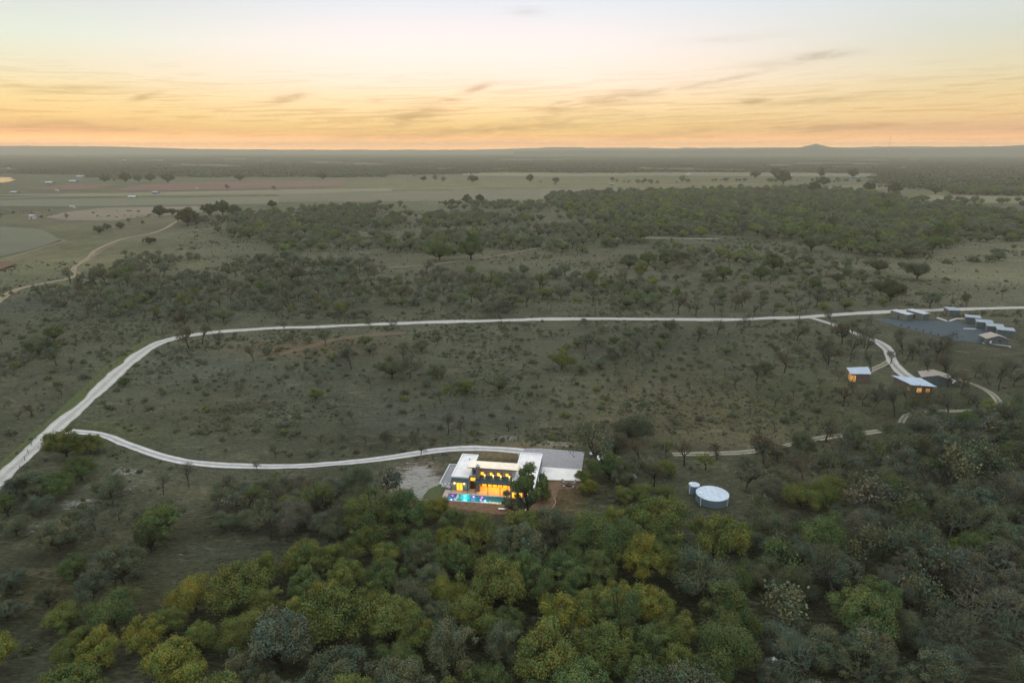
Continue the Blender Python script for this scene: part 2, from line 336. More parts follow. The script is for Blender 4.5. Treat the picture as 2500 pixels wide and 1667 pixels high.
# ------------------------------------------------------------------ terrain
FLAT = [(*P(1190, 1100), 55), (*P(2160, 760), 75), (*P(2080, 870), 50), (*P(1625, 1140), 22), (-470, 300, 0)]
def terr(x, y):
    x = np.asarray(x, float); y = np.asarray(y, float)
    z = .55 * np.sin(x * .021 + 1.3) * np.cos(y * .017) + .35 * np.sin(x * .011 - y * .023 + 2)
    z = z * np.clip((1100 - y) / 300, 0, 1) - 0
    for fx, fy, fr in FLAT:
        if fr: z = z * np.clip((np.hypot(x - fx, y - fy) - fr) / fr, 0, 1)
    return z
BLOB = [ # painted kinds of ground: display x, y, half w, half h, colour, strength
 (150, 560, 330, 60, (.150, .140, .085), .8), (60, 640, 200, 40, (.125, .130, .080), .8), (150, 600, 260, 22, (.17, .15, .09), .5),
 (2250, 600, 260, 70, (.160, .148, .104), .9), (2150, 690, 200, 30, (.105, .10, .07), .7),
 (1000, 440, 900, 26, (.118, .110, .064), .9), (1350, 425, 500, 14, (.140, .128, .070), .8), (1700, 440, 500, 14, (.118, .108, .066), .8), (250, 500, 220, 22, (.135, .112, .080), .9),
 (100, 470, 260, 12, (.085, .095, .065), .9), (1500, 640, 400, 60, (.095, .088, .068), .7), (1900, 690, 300, 30, (.085, .078, .062), .7),
 (1700, 960, 260, 60, (.135, .112, .070), .75), (1480, 930, 160, 60, (.11, .092, .058), .6), (1330, 1000, 120, 20, (.11, .085, .05), .5), (1900, 1100, 160, 50, (.13, .11, .068), .5),
 (2000, 1210, 150, 30, (.12, .10, .055), .5), (250, 1000, 120, 30, (.07, .08, .03), .5), (640, 900, 260, 80, (.072, .075, .062), .6), (470, 850, 140, 50, (.078, .085, .075), .6),
 (500, 940, 120, 50, (.06, .055, .035), .6), (800, 980, 250, 60, (.058, .058, .040), .6), (1000, 960, 200, 30, (.075, .078, .072), .6), (700, 800, 160, 16, (.12, .085, .05), .8),
 (1200, 800, 300, 40, (.085, .082, .068), .5), (1600, 800, 300, 40, (.065, .060, .045), .5), (1840, 920, 130, 60, (.055, .062, .030), .7), (2180, 930, 130, 35, (.052, .060, .028), .8), (1990, 990, 120, 30, (.062, .064, .036), .6),
 (2230, 845, 150, 30, (.075, .068, .045), .5), (960, 1110, 60, 45, (.26, .21, .17), .95), (975, 1085, 40, 30, (.17, .12, .10), .8), (905, 1140, 30, 14, (.30, .27, .24), .6),
 (1000, 1135, 50, 16, (.07, .11, .025), .9), (1150, 1042, 70, 12, (.21, .15, .09), .9), (1250, 1022, 90, 7, (.22, .16, .10), .8), (1275, 1018, 45, 7, (.45, .45, .44), .6), (1165, 1006, 26, 5, (.5, .52, .52), .6),
 (1370, 1060, 60, 16, (.12, .10, .055), .7), (1130, 1150, 160, 25, (.15, .085, .045), .95), (1240, 1165, 70, 22, (.14, .08, .045), .9), (1280, 1110, 60, 20, (.18, .085, .04), .9),
 (250, 1120, 60, 10, (.26, .27, .27), .6), (180, 1160, 50, 12, (.22, .23, .23), .6), (100, 1215, 60, 12, (.18, .19, .18), .5), (480, 1130, 140, 14, (.13, .115, .075), .6), (330, 1105, 60, 12, (.16, .15, .11), .5),
 (480, 1260, 100, 20, (.085, .088, .075), .6), (300, 1230, 160, 40, (.075, .068, .04), .6), (350, 1400, 300, 60, (.066, .062, .032), .8), (150, 1350, 150, 50, (.078, .066, .036), .8),
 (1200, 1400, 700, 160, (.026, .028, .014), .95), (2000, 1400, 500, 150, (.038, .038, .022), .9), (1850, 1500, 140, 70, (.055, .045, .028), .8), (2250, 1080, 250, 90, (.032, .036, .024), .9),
 (1950, 1150, 120, 30, (.11, .095, .055), .4), (700, 1230, 140, 30, (.05, .052, .042), .7), (1150, 540, 1200, 50, (.078, .078, .055), .6), (1100, 590, 300, 20, (.10, .092, .062), .6),
 (820, 576, 70, 10, (.20, .20, .19), .35), (1490, 546, 60, 4, (.24, .23, .20), .4), (300, 1085, 40, 10, (.2, .21, .2), .5), (650, 955, 60, 6, (.17, .18, .18), .35), (880, 930, 30, 6, (.17, .18, .18), .4), (230, 700, 300, 30, (.068, .072, .062), .7)]
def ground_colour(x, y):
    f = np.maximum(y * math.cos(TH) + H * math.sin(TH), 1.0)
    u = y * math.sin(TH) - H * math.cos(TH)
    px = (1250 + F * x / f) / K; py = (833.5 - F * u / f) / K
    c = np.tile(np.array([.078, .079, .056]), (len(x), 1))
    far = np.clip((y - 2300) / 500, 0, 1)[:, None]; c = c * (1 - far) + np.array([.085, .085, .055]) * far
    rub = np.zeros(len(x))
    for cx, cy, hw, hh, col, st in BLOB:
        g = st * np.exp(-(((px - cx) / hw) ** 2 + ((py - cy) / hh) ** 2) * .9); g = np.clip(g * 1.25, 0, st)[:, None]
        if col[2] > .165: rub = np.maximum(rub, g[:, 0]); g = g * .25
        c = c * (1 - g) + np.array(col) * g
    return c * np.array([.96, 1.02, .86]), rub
rows = np.concatenate([np.arange(-380, 60, 20.), np.arange(60, 200, 2.0)]); yv = 200.
rr_ = []
while yv < 16000: rr_.append(yv); yv *= 1.0105
rows = np.concatenate([rows, rr_, [16000.]]); cols = np.linspace(-1.0, 1.0, 420); cols = np.sign(cols) * np.abs(cols) ** 1.15 * .92
gy, gs = np.meshgrid(rows, cols, indexing='ij'); gx = gs * (gy + 420); gz = terr(gx, gy)
V = np.stack([gx, gy, gz], -1).reshape(-1, 3); nr, nc = gx.shape
i = (np.arange(nr - 1)[:, None] * nc + np.arange(nc - 1)[None]).ravel(); Q = np.stack([i, i + 1, i + nc + 1, i + nc], 1)

def ground_material(name):
    m, nt, b = nodemat(name); L = nt.links
    def nn(t, **k):
        n = nt.nodes.new(t)
        for a, c in k.items(): setattr(n, a, c)
        return n
    def noise(scale, det=6, rough=.6, vec=None, dist=0):
        n = nn('ShaderNodeTexNoise'); n.inputs['Scale'].default_value = scale; n.inputs['Detail'].default_value = det; n.inputs['Roughness'].default_value = rough
        n.inputs['Distortion'].default_value = dist; L.new(vec or t.outputs['Object'], n.inputs['Vector']); return n.outputs[0]
    def mr(v, a, b_, c, d_):
        n = nn('ShaderNodeMapRange'); L.new(v, n.inputs[0])
        for i, q in zip((1, 2, 3, 4), (a, b_, c, d_)): n.inputs[i].default_value = q
        return n.outputs[0]
    def mix(f, a, c, mode='MIX'):
        n = nn('ShaderNodeMix', data_type='RGBA', blend_type=mode)
        for i, q in ((0, f), (6, a), (7, c)):
            if isinstance(q, (float, int)): n.inputs[i].default_value = q
            elif isinstance(q, tuple): n.inputs[i].default_value = q
            else: L.new(q, n.inputs[i])
        return n.outputs[2]
    def vscale(a, s):
        n = nn('ShaderNodeVectorMath', operation='SCALE'); L.new(a, n.inputs[0]); L.new(s, n.inputs['Scale']); return n.outputs[0]
    t = nn('ShaderNodeTexCoord'); at = nn('ShaderNodeAttribute'); at.attribute_name = 'gcol'
    mp = nn('ShaderNodeMapping'); mp.inputs['Scale'].default_value = (.45, 1.1, 1); mp.inputs['Rotation'].default_value = (0, 0, .25); L.new(t.outputs['Object'], mp.inputs[0])
    base = at.outputs['Color']
    n1 = noise(.012, 5, .6); n2 = noise(.06, 6, .65, dist=.6); n3 = noise(.24, 8, .74, mp.outputs[0], 1.1); n4 = noise(1.6, 4, .7, mp.outputs[0])
    base = vscale(base, mr(n1, .3, .7, .75, 1.25))
    base = mix(mr(n2, .46, .66, 0, .55), base, vscale(base, mr(n1, 0, 1, .45, .6)))          # darker growth patches
    base = mix(mr(n3, .52, .68, 0, .62), base, mix(.6, base, (.22, .195, .125, 1)))           # straw tufts
    base = mix(mr(n3, .44, .30, 0, .75), base, vscale(base, mr(n2, 0, 1, .25, .55)))        # low scrub
    base = mix(mr(noise(.045, 6, .7), .60, .72, 0, .35), base, mix(.5, base, (.10, .115, .10, 1)))   # grey-green prickly pear and lichen
    base = vscale(base, mr(n4, .32, .68, .50, 1.5))
    rk = noise(.9, 5, .75, dist=1.0); rk2 = noise(.022, 4, .6)
    mul = nn('ShaderNodeMath', operation='MULTIPLY'); L.new(mr(rk, .60, .68, 0, 1), mul.inputs[0]); L.new(mr(rk2, .56, .66, 0, .55), mul.inputs[1])
    base = mix(mul.outputs[0], base, (.30, .30, .27, 1))
    rm = nn('ShaderNodeMath', operation='ADD'); L.new(mr(noise(.55, 7, .8, mp.outputs[0], 1.2), .25, .75, -1.0, .75), rm.inputs[0]); L.new(mr(at.outputs['Alpha'], 0, 1, -.35, .55), rm.inputs[1])
    base = mix(mr(rm.outputs[0], 0, .22, 0, .85), base, (.36, .35, .32, 1))                                     # limestone rubble
    L.new(base, b.inputs['Base Color']); b.inputs['Roughness'].default_value = .95; b.inputs['Specular IOR Level'].default_value = .1
    bp = nn('ShaderNodeBump'); bp.inputs['Strength'].default_value = 1.0; bp.inputs['Distance'].default_value = .8
    ad = nn('ShaderNodeMath', operation='ADD'); L.new(n3, ad.inputs[0]); L.new(n4, ad.inputs[1]); L.new(ad.outputs[0], bp.inputs['Height']); L.new(bp.outputs[0], b.inputs['Normal'])
    return m
MAT_GROUND = ground_material('ranch_ground')
# leave the basin of the pool out of the ground (its rim, the terrace and the beds close the edge)
_A = math.radians(8.35); _o = G(1101, 1199.5); _dx = V[:, 0] - _o[0]; _dy = V[:, 1] - _o[1]
_u = _dx * math.cos(_A) - _dy * math.sin(_A); _v = _dx * math.sin(_A) + _dy * math.cos(_A); _u4 = _u[Q]; _v4 = _v[Q]
Q = Q[~((_u4.max(1) > -.35) & (_u4.min(1) < 15.2) & (_v4.max(1) > -4.45) & (_v4.min(1) < -.95))]
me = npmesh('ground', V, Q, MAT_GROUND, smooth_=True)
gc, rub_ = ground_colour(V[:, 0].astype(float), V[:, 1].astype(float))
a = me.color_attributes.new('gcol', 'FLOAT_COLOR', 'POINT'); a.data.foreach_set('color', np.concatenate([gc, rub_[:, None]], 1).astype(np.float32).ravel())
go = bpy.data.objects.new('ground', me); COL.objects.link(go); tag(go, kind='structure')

# hills along the horizon
def ridge(name, D, prof, base_h=0., col=(.045, .055, .04), depth=1800, seed=1, x0=None, x1=None, rough=7):
    "prof: (display x, display y) of its skyline"
    r = np.random.default_rng(seed)
    xs = np.arange(prof[0][0], prof[-1][0] + 1, 4.); ys = np.interp(xs, [p[0] for p in prof], [p[1] for p in prof])
    ph = r.uniform(0, 6.28, 6)
    nn_ = 9; V = []; 
    for j in range(nn_):
        f = j / (nn_ - 1); sh = math.sin(math.pi * min(f / .6, 1) / 2) ** 1.6 if f < .6 else math.cos(math.pi * (f - .6) / .8)
        for xi, yi in zip(xs, ys):
            s = (xi * K - 1250) / F * math.cos(TH)
            dd = D + (f - .6) * depth
            hz = H + D * math.tan(math.atan((833.5 - yi * K) / F) - TH)
            n = sum(math.sin(xi * .034 * (k + 1) ** 1.5 * 1.7 + ph[k] + j * .6) / (k + 1) for k in range(6))
            V.append((s * dd, dd, max(hz * sh + n * rough * (.3 if j == 5 else 1) * sh, -3)))
    n = len(xs); ii = (np.arange(nn_ - 1)[:, None] * n + np.arange(n - 1)[None]).ravel()
    me = npmesh(name, V, np.stack([ii, ii + 1, ii + n + 1, ii + n], 1), pmat(name, col, .95, noise=.006, col2=tuple(c * .6 for c in col)), smooth_=True)
    o = bpy.data.objects.new(name, me); COL.objects.link(o); tag(o, kind='structure'); return o
ridge('far_hills', 13500, [(-900, 336), (-300, 335), (0, 335), (100, 335.2), (200, 336.4), (215, 335.8), (260, 337), (300, 337.8), (400, 341), (500, 342.8), (650, 343.8), (900, 344.2), (1050, 344), (1150, 343),
    (1200, 340.5), (1240, 340.2), (1262, 338.2), (1330, 338), (1350, 340), (1420, 339), (1480, 339.5), (1560, 341), (1570, 338.8), (1610, 340), (1640, 338.6), (1700, 339.5), (1740, 338.4), (1820, 339), (1950, 338.6), (2010, 337), (2080, 336.2), (2150, 337), (2300, 336), (2700, 335), (3200, 336)], seed=2, col=(.055, .065, .05))
ridge('near_hills', 9000, [(1180, 347), (1280, 345.5), (1380, 344), (1430, 345.5), (1540, 345), (1620, 343.2), (1700, 342.4), (1790, 340.5), (1838, 339), (1850, 335), (1866, 332.4), (1872, 329.8), (1880, 332), (1892, 334.5),
    (1905, 337.5), (1930, 340), (1960, 341.5), (2010, 341.2), (2040, 338.8), (2060, 339.8), (2100, 341.2), (2150, 339.6), (2230, 338.6), (2290, 336.5), (2352, 333), (2500, 332), (2800, 334)], seed=5, depth=1400, rough=2.2)

# ------------------------------------------------------------------ roads, tracks, fields
def catmull(pts, step):
    pts = np.asarray(pts, float); P0 = np.vstack([2 * pts[0] - pts[1], pts, 2 * pts[-1] - pts[-2]]); out = []
    for k in range(1, len(P0) - 2):
        a, b, c, dd = P0[k - 1:k + 3]; n = max(2, int(np.linalg.norm(c - b) / step))
        for t in np.linspace(0, 1, n, endpoint=False):
            out.append(.5 * ((2 * b) + (-a + c) * t + (2 * a - 5 * b + 4 * c - dd) * t * t + (-a + 3 * b - 3 * c + dd) * t ** 3))
    out.append(pts[-1]); return np.array(out)
def track_mat(name, col, mid=None, worn=.25):
    m, nt, b = nodemat(name); L = nt.links
    at = nt.nodes.new('ShaderNodeAttribute'); at.attribute_name = 'across'
    r = nt.nodes.new('ShaderNodeValToRGB'); e = r.color_ramp.elements; mid = mid or tuple(c * .82 for c in col)
    while len(e) > 1: e.remove(e[-1])
    e[0].position = 0; e[0].color = (*mid, 1)
    for p, c in ((.2, mid), (.42, col), (.75, col), (.95, tuple(c * (1 - worn) for c in col)), (1, tuple(c * (1 - worn) for c in col))): q = e.new(p); q.color = (*c, 1)
    L.new(at.outputs['Fac'], r.inputs[0])
    t = nt.nodes.new('ShaderNodeTexCoord'); n = nt.nodes.new('ShaderNodeTexNoise'); n.inputs['Scale'].default_value = .5; n.inputs['Detail'].default_value = 8; n.inputs['Roughness'].default_value = .7; L.new(t.outputs['Object'], n.inputs['Vector'])
    mr = nt.nodes.new('ShaderNodeMapRange'); mr.inputs[1].default_value = .3; mr.inputs[2].default_value = .7; mr.inputs[3].default_value = .8; mr.inputs[4].default_value = 1.15; L.new(n.outputs[0], mr.inputs[0])
    v = nt.nodes.new('ShaderNodeVectorMath'); v.operation = 'SCALE'; L.new(r.outputs[0], v.inputs[0]); L.new(mr.outputs[0], v.inputs['Scale'])
    L.new(v.outputs[0], b.inputs['Base Color']); b.inputs['Roughness'].default_value = .95; b.inputs['Specular IOR Level'].default_value = .1; return m
ROADS = []
def ribbon(name, dpts, width, mat, off=.08, step=3.0, ragged=.16, keep=True):
    w = np.array([P(a, b) for a, b in dpts]); c = catmull(w, step); t = np.gradient(c, axis=0); t /= np.linalg.norm(t, axis=1, keepdims=True); nrm = np.stack([-t[:, 1], t[:, 0]], 1)
    r = np.random.default_rng(len(dpts)); n = len(c); na = 9; V = []; ac = []
    jl = 1 + np.convolve(r.normal(size=n), np.ones(5) / 5, 'same') * ragged * 2; jr = 1 + np.convolve(r.normal(size=n), np.ones(5) / 5, 'same') * ragged * 2
    wd = width if np.ndim(width) == 0 else np.interp(np.linspace(0, 1, n), np.linspace(0, 1, len(width)), width)
    for k, s in enumerate(np.linspace(-1, 1, na)):
        p = c + nrm * (s * wd / 2 * (jl if s < 0 else jr))[:, None] if np.ndim(wd) else c + nrm * (s * wd / 2 * (jl if s < 0 else jr))[:, None]
        z = terr(p[:, 0], p[:, 1]) + off; V.append(np.column_stack([p, z])); ac.append(np.full(n, abs(s)))
    V = np.concatenate(V); ii = (np.arange(na - 1)[:, None] * n + np.arange(n - 1)[None]).ravel()
    me = npmesh(name, V, np.stack([ii, ii + n, ii + n + 1, ii + 1], 1)[:, ::-1], mat, smooth_=True)
    a = me.attributes.new('across', 'FLOAT', 'POINT'); a.data.foreach_set('value', np.concatenate(ac).astype(np.float32))
    o = bpy.data.objects.new(name, me); COL.objects.link(o); tag(o, kind='structure')
    if keep: ROADS.append((c, (float(np.mean(wd)) / 2)))
    return o
GRAVEL = track_mat('road_gravel', (.44, .425, .39), (.33, .32, .29), .28)
DRIVE = track_mat('drive_gravel', (.50, .485, .47), (.30, .29, .28), .15)
DIRT = track_mat('dirt_track', (.19, .155, .115), (.11, .10, .068), .35)
PALE = track_mat('pale_track', (.28, .255, .20), (.125, .12, .08), .3)
ribbon('verge', [(-40, 1130), (75, 1016), (195, 905), (245, 856), (288, 818), (325, 791), (370, 772), (425, 762), (500, 752.5)], 5.0, track_mat('verge_grass', (.072, .088, .034), (.066, .080, .030), .3), off=.06, ragged=.2, keep=False)
ribbon('road', [(-120, 1240), (-40, 1148), (20, 1090), (76, 1040), (137, 984), (205, 922), (257, 871), (302, 829), (338, 800), (378, 782), (427, 770), (500, 760), (600, 753), (700, 749.5), (850, 745), (1000, 741.5), (1150, 738.5), (1300, 736), (1500, 735), (1650, 734.5), (1800, 730.5), (1880, 726), (1960, 720.5), (2100, 714), (2250, 709), (2352, 707), (2600, 703)], 5.6, GRAVEL, off=.12)
ribbon('driveway', [(160, 996), (230, 1003), (282, 1022), (340, 1042), (400, 1057), (470, 1066), (550, 1070), (640, 1071.5), (720, 1069), (800, 1063), (870, 1055), (940, 1044), (1000, 1035.5), (1060, 1030.5), (1120, 1031), (1180, 1035), (1240, 1042)], [3.6, 3.4, 3.2, 3.0, 3.0, 3.2, 3.6, 4.2], DRIVE, off=.10)
ribbon('lane', [(1860, 729), (1890, 738), (1930, 752), (1975, 770), (2015, 785), (2040, 805), (2046, 826), (2060, 846), (2085, 866), (2110, 880), (2140, 890)], [3.2, 3.2, 3.4, 4.5, 5, 5.5, 6.5], track_mat('lane_gravel', (.42, .41, .38), (.24, .23, .20), .2), off=.09)
ribbon('lane_branch', [(2046, 828), (2028, 838), (2005, 848), (1985, 858)], 2.6, PALE, off=.07)
ribbon('ranch_track', [(1545, 1044), (1600, 1043), (1660, 1041), (1720, 1037), (1780, 1027), (1840, 1014), (1900, 1003), (1960, 997), (2020, 990)], 2.6, PALE, off=.08, ragged=.2)
ribbon('loop_track', [(2200, 872), (2240, 884), (2275, 902), (2292, 920), (2284, 935), (2240, 942), (2180, 944), (2120, 945), (2080, 955), (2070, 972)], 2.4, PALE, off=.08, ragged=.2)
ribbon('dirt_road', [(-60, 740), (0, 694), (40, 668), (90, 655), (140, 645), (172, 636), (177, 628), (168, 618), (180, 606), (205, 590), (216, 578), (240, 566), (285, 549), (330, 540), (370, 528), (400, 512), (425, 502)], [5, 4.5, 4.2, 4.2, 4.0, 4.0], track_mat('red_dirt', (.27, .21, .145), (.17, .145, .095), .35), off=.15, ragged=.2, step=6)
ribbon('dirt_road_branch', [(176, 634), (195, 643), (225, 648), (262, 649), (300, 648)], 3.4, DIRT, off=.14, ragged=.2)
ribbon('dirt_road_branch', [(208, 592), (235, 575), (268, 560), (315, 547), (369, 532)], 3.0, DIRT, off=.16, ragged=.3)
ribbon('field_track', [(-40, 608), (0, 600), (60, 583), (110, 566), (150, 553), (125, 549), (90, 549)], 4.5, DIRT, off=.14, step=8)
ribbon('field_lane', [(-200, 462), (0, 456), (200, 450), (400, 444), (600, 440), (800, 437), (1000, 433), (1200, 429), (1400, 427), (1700, 423), (1900, 421), (2300, 420)], 14, track_mat('far_lane', (.26, .24, .17), (.24, .22, .16), .2), off=.5, step=40)
ribbon('scrub_track', [(640, 625), (760, 620), (860, 618), (960, 612), (1060, 600), (1160, 585), (1240, 570)], 4, DIRT, off=.15, step=8, ragged=.3)
ribbon('old_trail', [(600, 826), (680, 804), (740, 788), (800, 775), (870, 768), (930, 766)], 4.5, track_mat('red_trail', (.118, .088, .056), (.105, .085, .054), .3), off=.08, ragged=.35)
ribbon('caliche_strip', [(1400, 548), (1480, 546.5), (1560, 548), (1650, 549)], 7, PALE, off=.15, ragged=.3, step=8)
def sheet(name, dpts, mat, z=.3, world=False, kind='structure', thick=0):
    pts = dpts if world else [P(*p) for p in dpts]
    me = bpy.data.meshes.new(name)
    if thick:
        b = MB().hexa([(x, y, z - thick) for x, y in pts], [(x, y, z) for x, y in pts]); o = b.build(name, mat)
    else:
        me.from_pydata([(x, y, z) for x, y in pts], [], [tuple(range(len(pts)))]); me.materials.append(mat); o = bpy.data.objects.new(name, me); COL.objects.link(o)
    if kind: tag(o, kind=kind)
    return o
BROWN = pmat('ploughed_soil', (.12, .058, .038), .95, noise=.01, col2=(.095, .052, .036))
GRASSF = pmat('hay_field', (.135, .125, .070), .95, noise=.008, col2=(.115, .108, .065))
GREENF = pmat('green_field', (.105, .108, .062), .95, noise=.006, col2=(.090, .096, .056))
TANF = pmat('tan_field', (.150, .138, .072), .95, noise=.01, col2=(.112, .108, .060))
PINKF = pmat('bare_soil_field', (.155, .125, .083), .95, noise=.01, col2=(.125, .112, .072))
sheet('ploughed_field', [(255, 440), (430, 438), (560, 435), (775, 429), (800, 416), (520, 418), (330, 424)], BROWN, .6)
sheet('ploughed_field', [(60, 436), (210, 437), (270, 424), (160, 424)], BROWN, .6)
sheet('green_field', [(-200, 475), (250, 474), (640, 468), (640, 452), (250, 456), (-200, 463)], GREENF, .35)
sheet('hay_field', [(200, 452), (640, 447), (900, 440), (900, 433), (560, 438), (250, 444), (-100, 448)], GRASSF, .35)
sheet('bare_soil_field', [(150, 507), (400, 507), (480, 482), (450, 474), (240, 478), (150, 488), (100, 500)], PINKF, .35)
sheet('green_field', [(-200, 600), (0, 592), (80, 574), (140, 553), (100, 530), (-20, 520), (-200, 524)], pmat('dark_field', (.100, .105, .058), .95, noise=.02, col2=(.080, .088, .05)), .9)
sheet('hay_field', [(1085, 404), (1300, 406), (1500, 404), (1700, 405), (2000, 406), (2000, 398), (1500, 396), (1085, 398)], TANF, .4)
sheet('hay_field', [(640, 465), (1240, 462), (1240, 436), (640, 446)], pmat('olive_field', (.100, .095, .052), .95, noise=.012, col2=(.078, .080, .045)), .34)
sheet('hay_field', [(1240, 458), (1700, 440), (2050, 436), (2050, 425), (1500, 430), (1240, 434)], pmat('tan_pasture', (.120, .108, .062), .95, noise=.012, col2=(.092, .088, .052)), .34)
sheet('hay_field', [(2080, 460), (2352, 470), (2352, 452), (2140, 448)], TANF, .34)
sheet('ploughed_field', [(-60, 630), (0, 622), (42, 607), (0, 606), (-60, 610)], BROWN, .95)
pond_m = pmat('pond_water', (.10, .12, .12), .03, spec=1.0); sheet('pond', [(-60, 419), (8, 420), (24, 417), (36, 413), (22, 411), (30, 408), (-60, 407)], pond_m, .5)
GPAD = pmat('grey_gravel', (.30, .295, .30), .95, noise=1.5, col2=(.23, .225, .235))
ASPH = pmat('asphalt', (.042, .062, .074), .85, noise=.4, col2=(.033, .05, .060))
CONC = pmat('concrete', (.80, .78, .72), .85, noise=.4, col2=(.70, .68, .63))
CONC2 = pmat('old_concrete', (.42, .41, .38), .9, noise=1)
sheet('parking_lot', [(2005, 733), (2060, 731.5), (2125, 737), (2192, 738), (2240, 742), (2305, 765), (2352 - 60, 793), (2256, 789), (2190, 781), (2150, 771), (2060, 750)], ASPH, .10)

# ------------------------------------------------------------------ the lit house
HA = math.radians(8.35); HO = (*G(1101, 1199.5), 0)
def hw(u, v): return HO[0] + u * math.cos(HA) + v * math.sin(HA), HO[1] - u * math.sin(HA) + v * math.cos(HA)
EM = lambda n, c, s: pmat(n, c, .6, emit=c, estr=s)
WALL = pmat('stucco_blue_grey', (.27, .30, .315), .85, noise=1.2, col2=(.23, .26, .28)); WROOF = pmat('white_membrane', (.78, .76, .75), .7, noise=.5, col2=(.66, .63, .61))
COPE = pmat('coping', (.78, .80, .82), .4); SEAM = seam_mat('standing_seam_dark', (.045, .085, .105), 2.2, .4, .35)
CREAM = seam_mat('cream_roof', (.86, .80, .64), 1.6, .5, .1, depth=.12); BRICK = pmat('brick', (.27, .20, .165), .9, noise=4, col2=(.17, .115, .095)); DARKM = pmat('dark_metal', (.03, .035, .04), .5)
WOOD = pmat('stained_wood', (.12, .045, .025), .6, noise=3, col2=(.08, .03, .02)); TRAV = pmat('travertine', (.50, .40, .34), .8, noise=1.5, col2=(.42, .33, .28))
LIME = pmat('white_limestone', (.62, .63, .62), .85, noise=1, col2=(.50, .52, .52)); GLOW = EM('warm_window_light', (1, .46, .035), 1.25); GLOW2 = EM('amber_window_light', (1, .38, .02), 1.1)
LAMP = EM('lamp_bulb', (1, .62, .20), 5); FRAME = pmat('window_frame_dark', (.025, .02, .018), .5); SOFF = pmat('timber_soffit', (.32, .13, .04), .7); DGL = pmat('dark_glass', (.05, .07, .09), .08, spec=.8)
HR = empty('pool_house', HO, -HA)
tag(HR, 'modern blue-grey house with white flat roofs, amber windows and chimney behind the turquoise pool', 'house')
def wing(u0, u1, v0, v1, h, nm='wing'):
    w = MB().box(u0, u1, v0, v1, -.3, h - .3).build('wall', WALL, HR)
    MB().box(u0 + .02, u1 - .02, v0 + .02, v1 - .02, h - .298, h - .22).build('roof', WROOF, w)
    p = MB(); t = .16
    p.box(u0 - .05, u1 + .05, v0 - .05, v0 + t, h - .3, h + .02); p.box(u0 - .05, u1 + .05, v1 - t, v1 + .05, h - .3, h + .10)
    p.box(u0 - .05, u0 + t, v0 + t, v1 - t, h - .3, h + .06); p.box(u1 - t, u1 + .05, v0 + t, v1 - t, h - .3, h + .06)
    p.build('parapet', COPE, w); return w
wl_ = wing(0, 4.5, .8, 14.2, 4.0); we = MB().box(4.56, 6.4, 2.2, 6.2, -.3, 3.8).build('wall', WALL, HR); MB().box(4.56, 6.4, 2.15, 6.2, 3.803, 3.95).build('roof', WROOF, we)
wr = wing(15.9, 21.9, -2.5, 17.45, 4.0)
upper = MB().box(5.2, 16.2, 2.0, 6.3, 3.955, 5.75).build('wall', WALL, HR); MB().box(6.45, 15.88, 3.9, 6.29, -.3, 3.95).build('wall', SOFF, HR)
rf = MB().hexa([(4.1, 1.25, 6.42), (17.05, 1.25, 6.42), (17.05, 6.9, 5.62), (4.1, 6.9, 5.62)], [(4.1, 1.25, 6.6), (17.05, 1.25, 6.6), (17.05, 6.9, 5.8), (4.1, 6.9, 5.8)]).build('roof', CREAM, HR)
MB().hexa([(5.2, 2.0, 5.753), (16.2, 2.0, 5.753), (16.2, 6.3, 5.753), (5.2, 6.3, 5.753)], [(5.2, 2.0, 6.30), (16.2, 2.0, 6.30), (16.2, 6.3, 5.69), (5.2, 6.3, 5.69)]).build('upper_wall', WALL, rf)
MB().box(4.1, 17.05, 1.22, 1.247, 6.38, 6.61).build('fascia', SOFF, rf)
MB().hexa([(6.3, -.45, 3.0), (15.75, -.45, 3.0), (15.75, 1.98, 4.05), (6.3, 1.98, 4.05)], [(6.3, -.45, 3.12), (15.75, -.45, 3.12), (15.75, 1.98, 4.17), (6.3, 1.98, 4.17)]).build('porch_roof', SEAM, HR)
MB().hexa([(.05, -.4, 2.85), (4.7, -.4, 2.85), (4.7, .74, 3.25), (.05, .74, 3.25)], [(.05, -.4, 2.93), (4.7, -.4, 2.93), (4.7, .74, 3.38), (.05, .74, 3.38)]).build('canopy', SEAM, HR)
for u, v in ((.1, -.3), (4.45, -.3), (6.45, -.25), (9.75, -.25), (12.9, -.25), (15.6, -.25)): MB().box(u - .07, u + .07, v - .07, v + .07, 0, 3.0 if u > 5 else 2.85).build('post', DARKM, HR)
ch = MB().box(6.45, 7.35, .85, 1.75, 0, 7.1).build('chimney', BRICK, HR); MB().box(6.38, 7.42, .78, 1.82, 7.103, 7.3).build('chimney_cap', LIME, ch); MB().box(6.7, 7.1, 1.1, 1.5, 7.303, 7.42).build('flue', DARKM, ch)
def window(u0, u1, v, z0, z1, mull=1, glow=GLOW, fr=.07, par=None, lab=None):
    f = MB(); f.box(u0 - fr, u1 + fr, v - .06, v, z0 - fr, z0); f.box(u0 - fr, u1 + fr, v - .06, v, z1, z1 + fr); f.box(u0 - fr, u0, v - .06, v, z0, z1); f.box(u1, u1 + fr, v - .06, v, z0, z1)
    for k in range(1, mull + 1):
        c = u0 + (u1 - u0) * k / (mull + 1); f.box(c - .03, c + .03, v - .058, v - .02, z0, z1)
    w = f.build('window', FRAME, HR); MB().box(u0, u1, v - .018, v + .0, z0, z1).build('pane', glow, w)
    if lab: w['label'] = lab
    return w
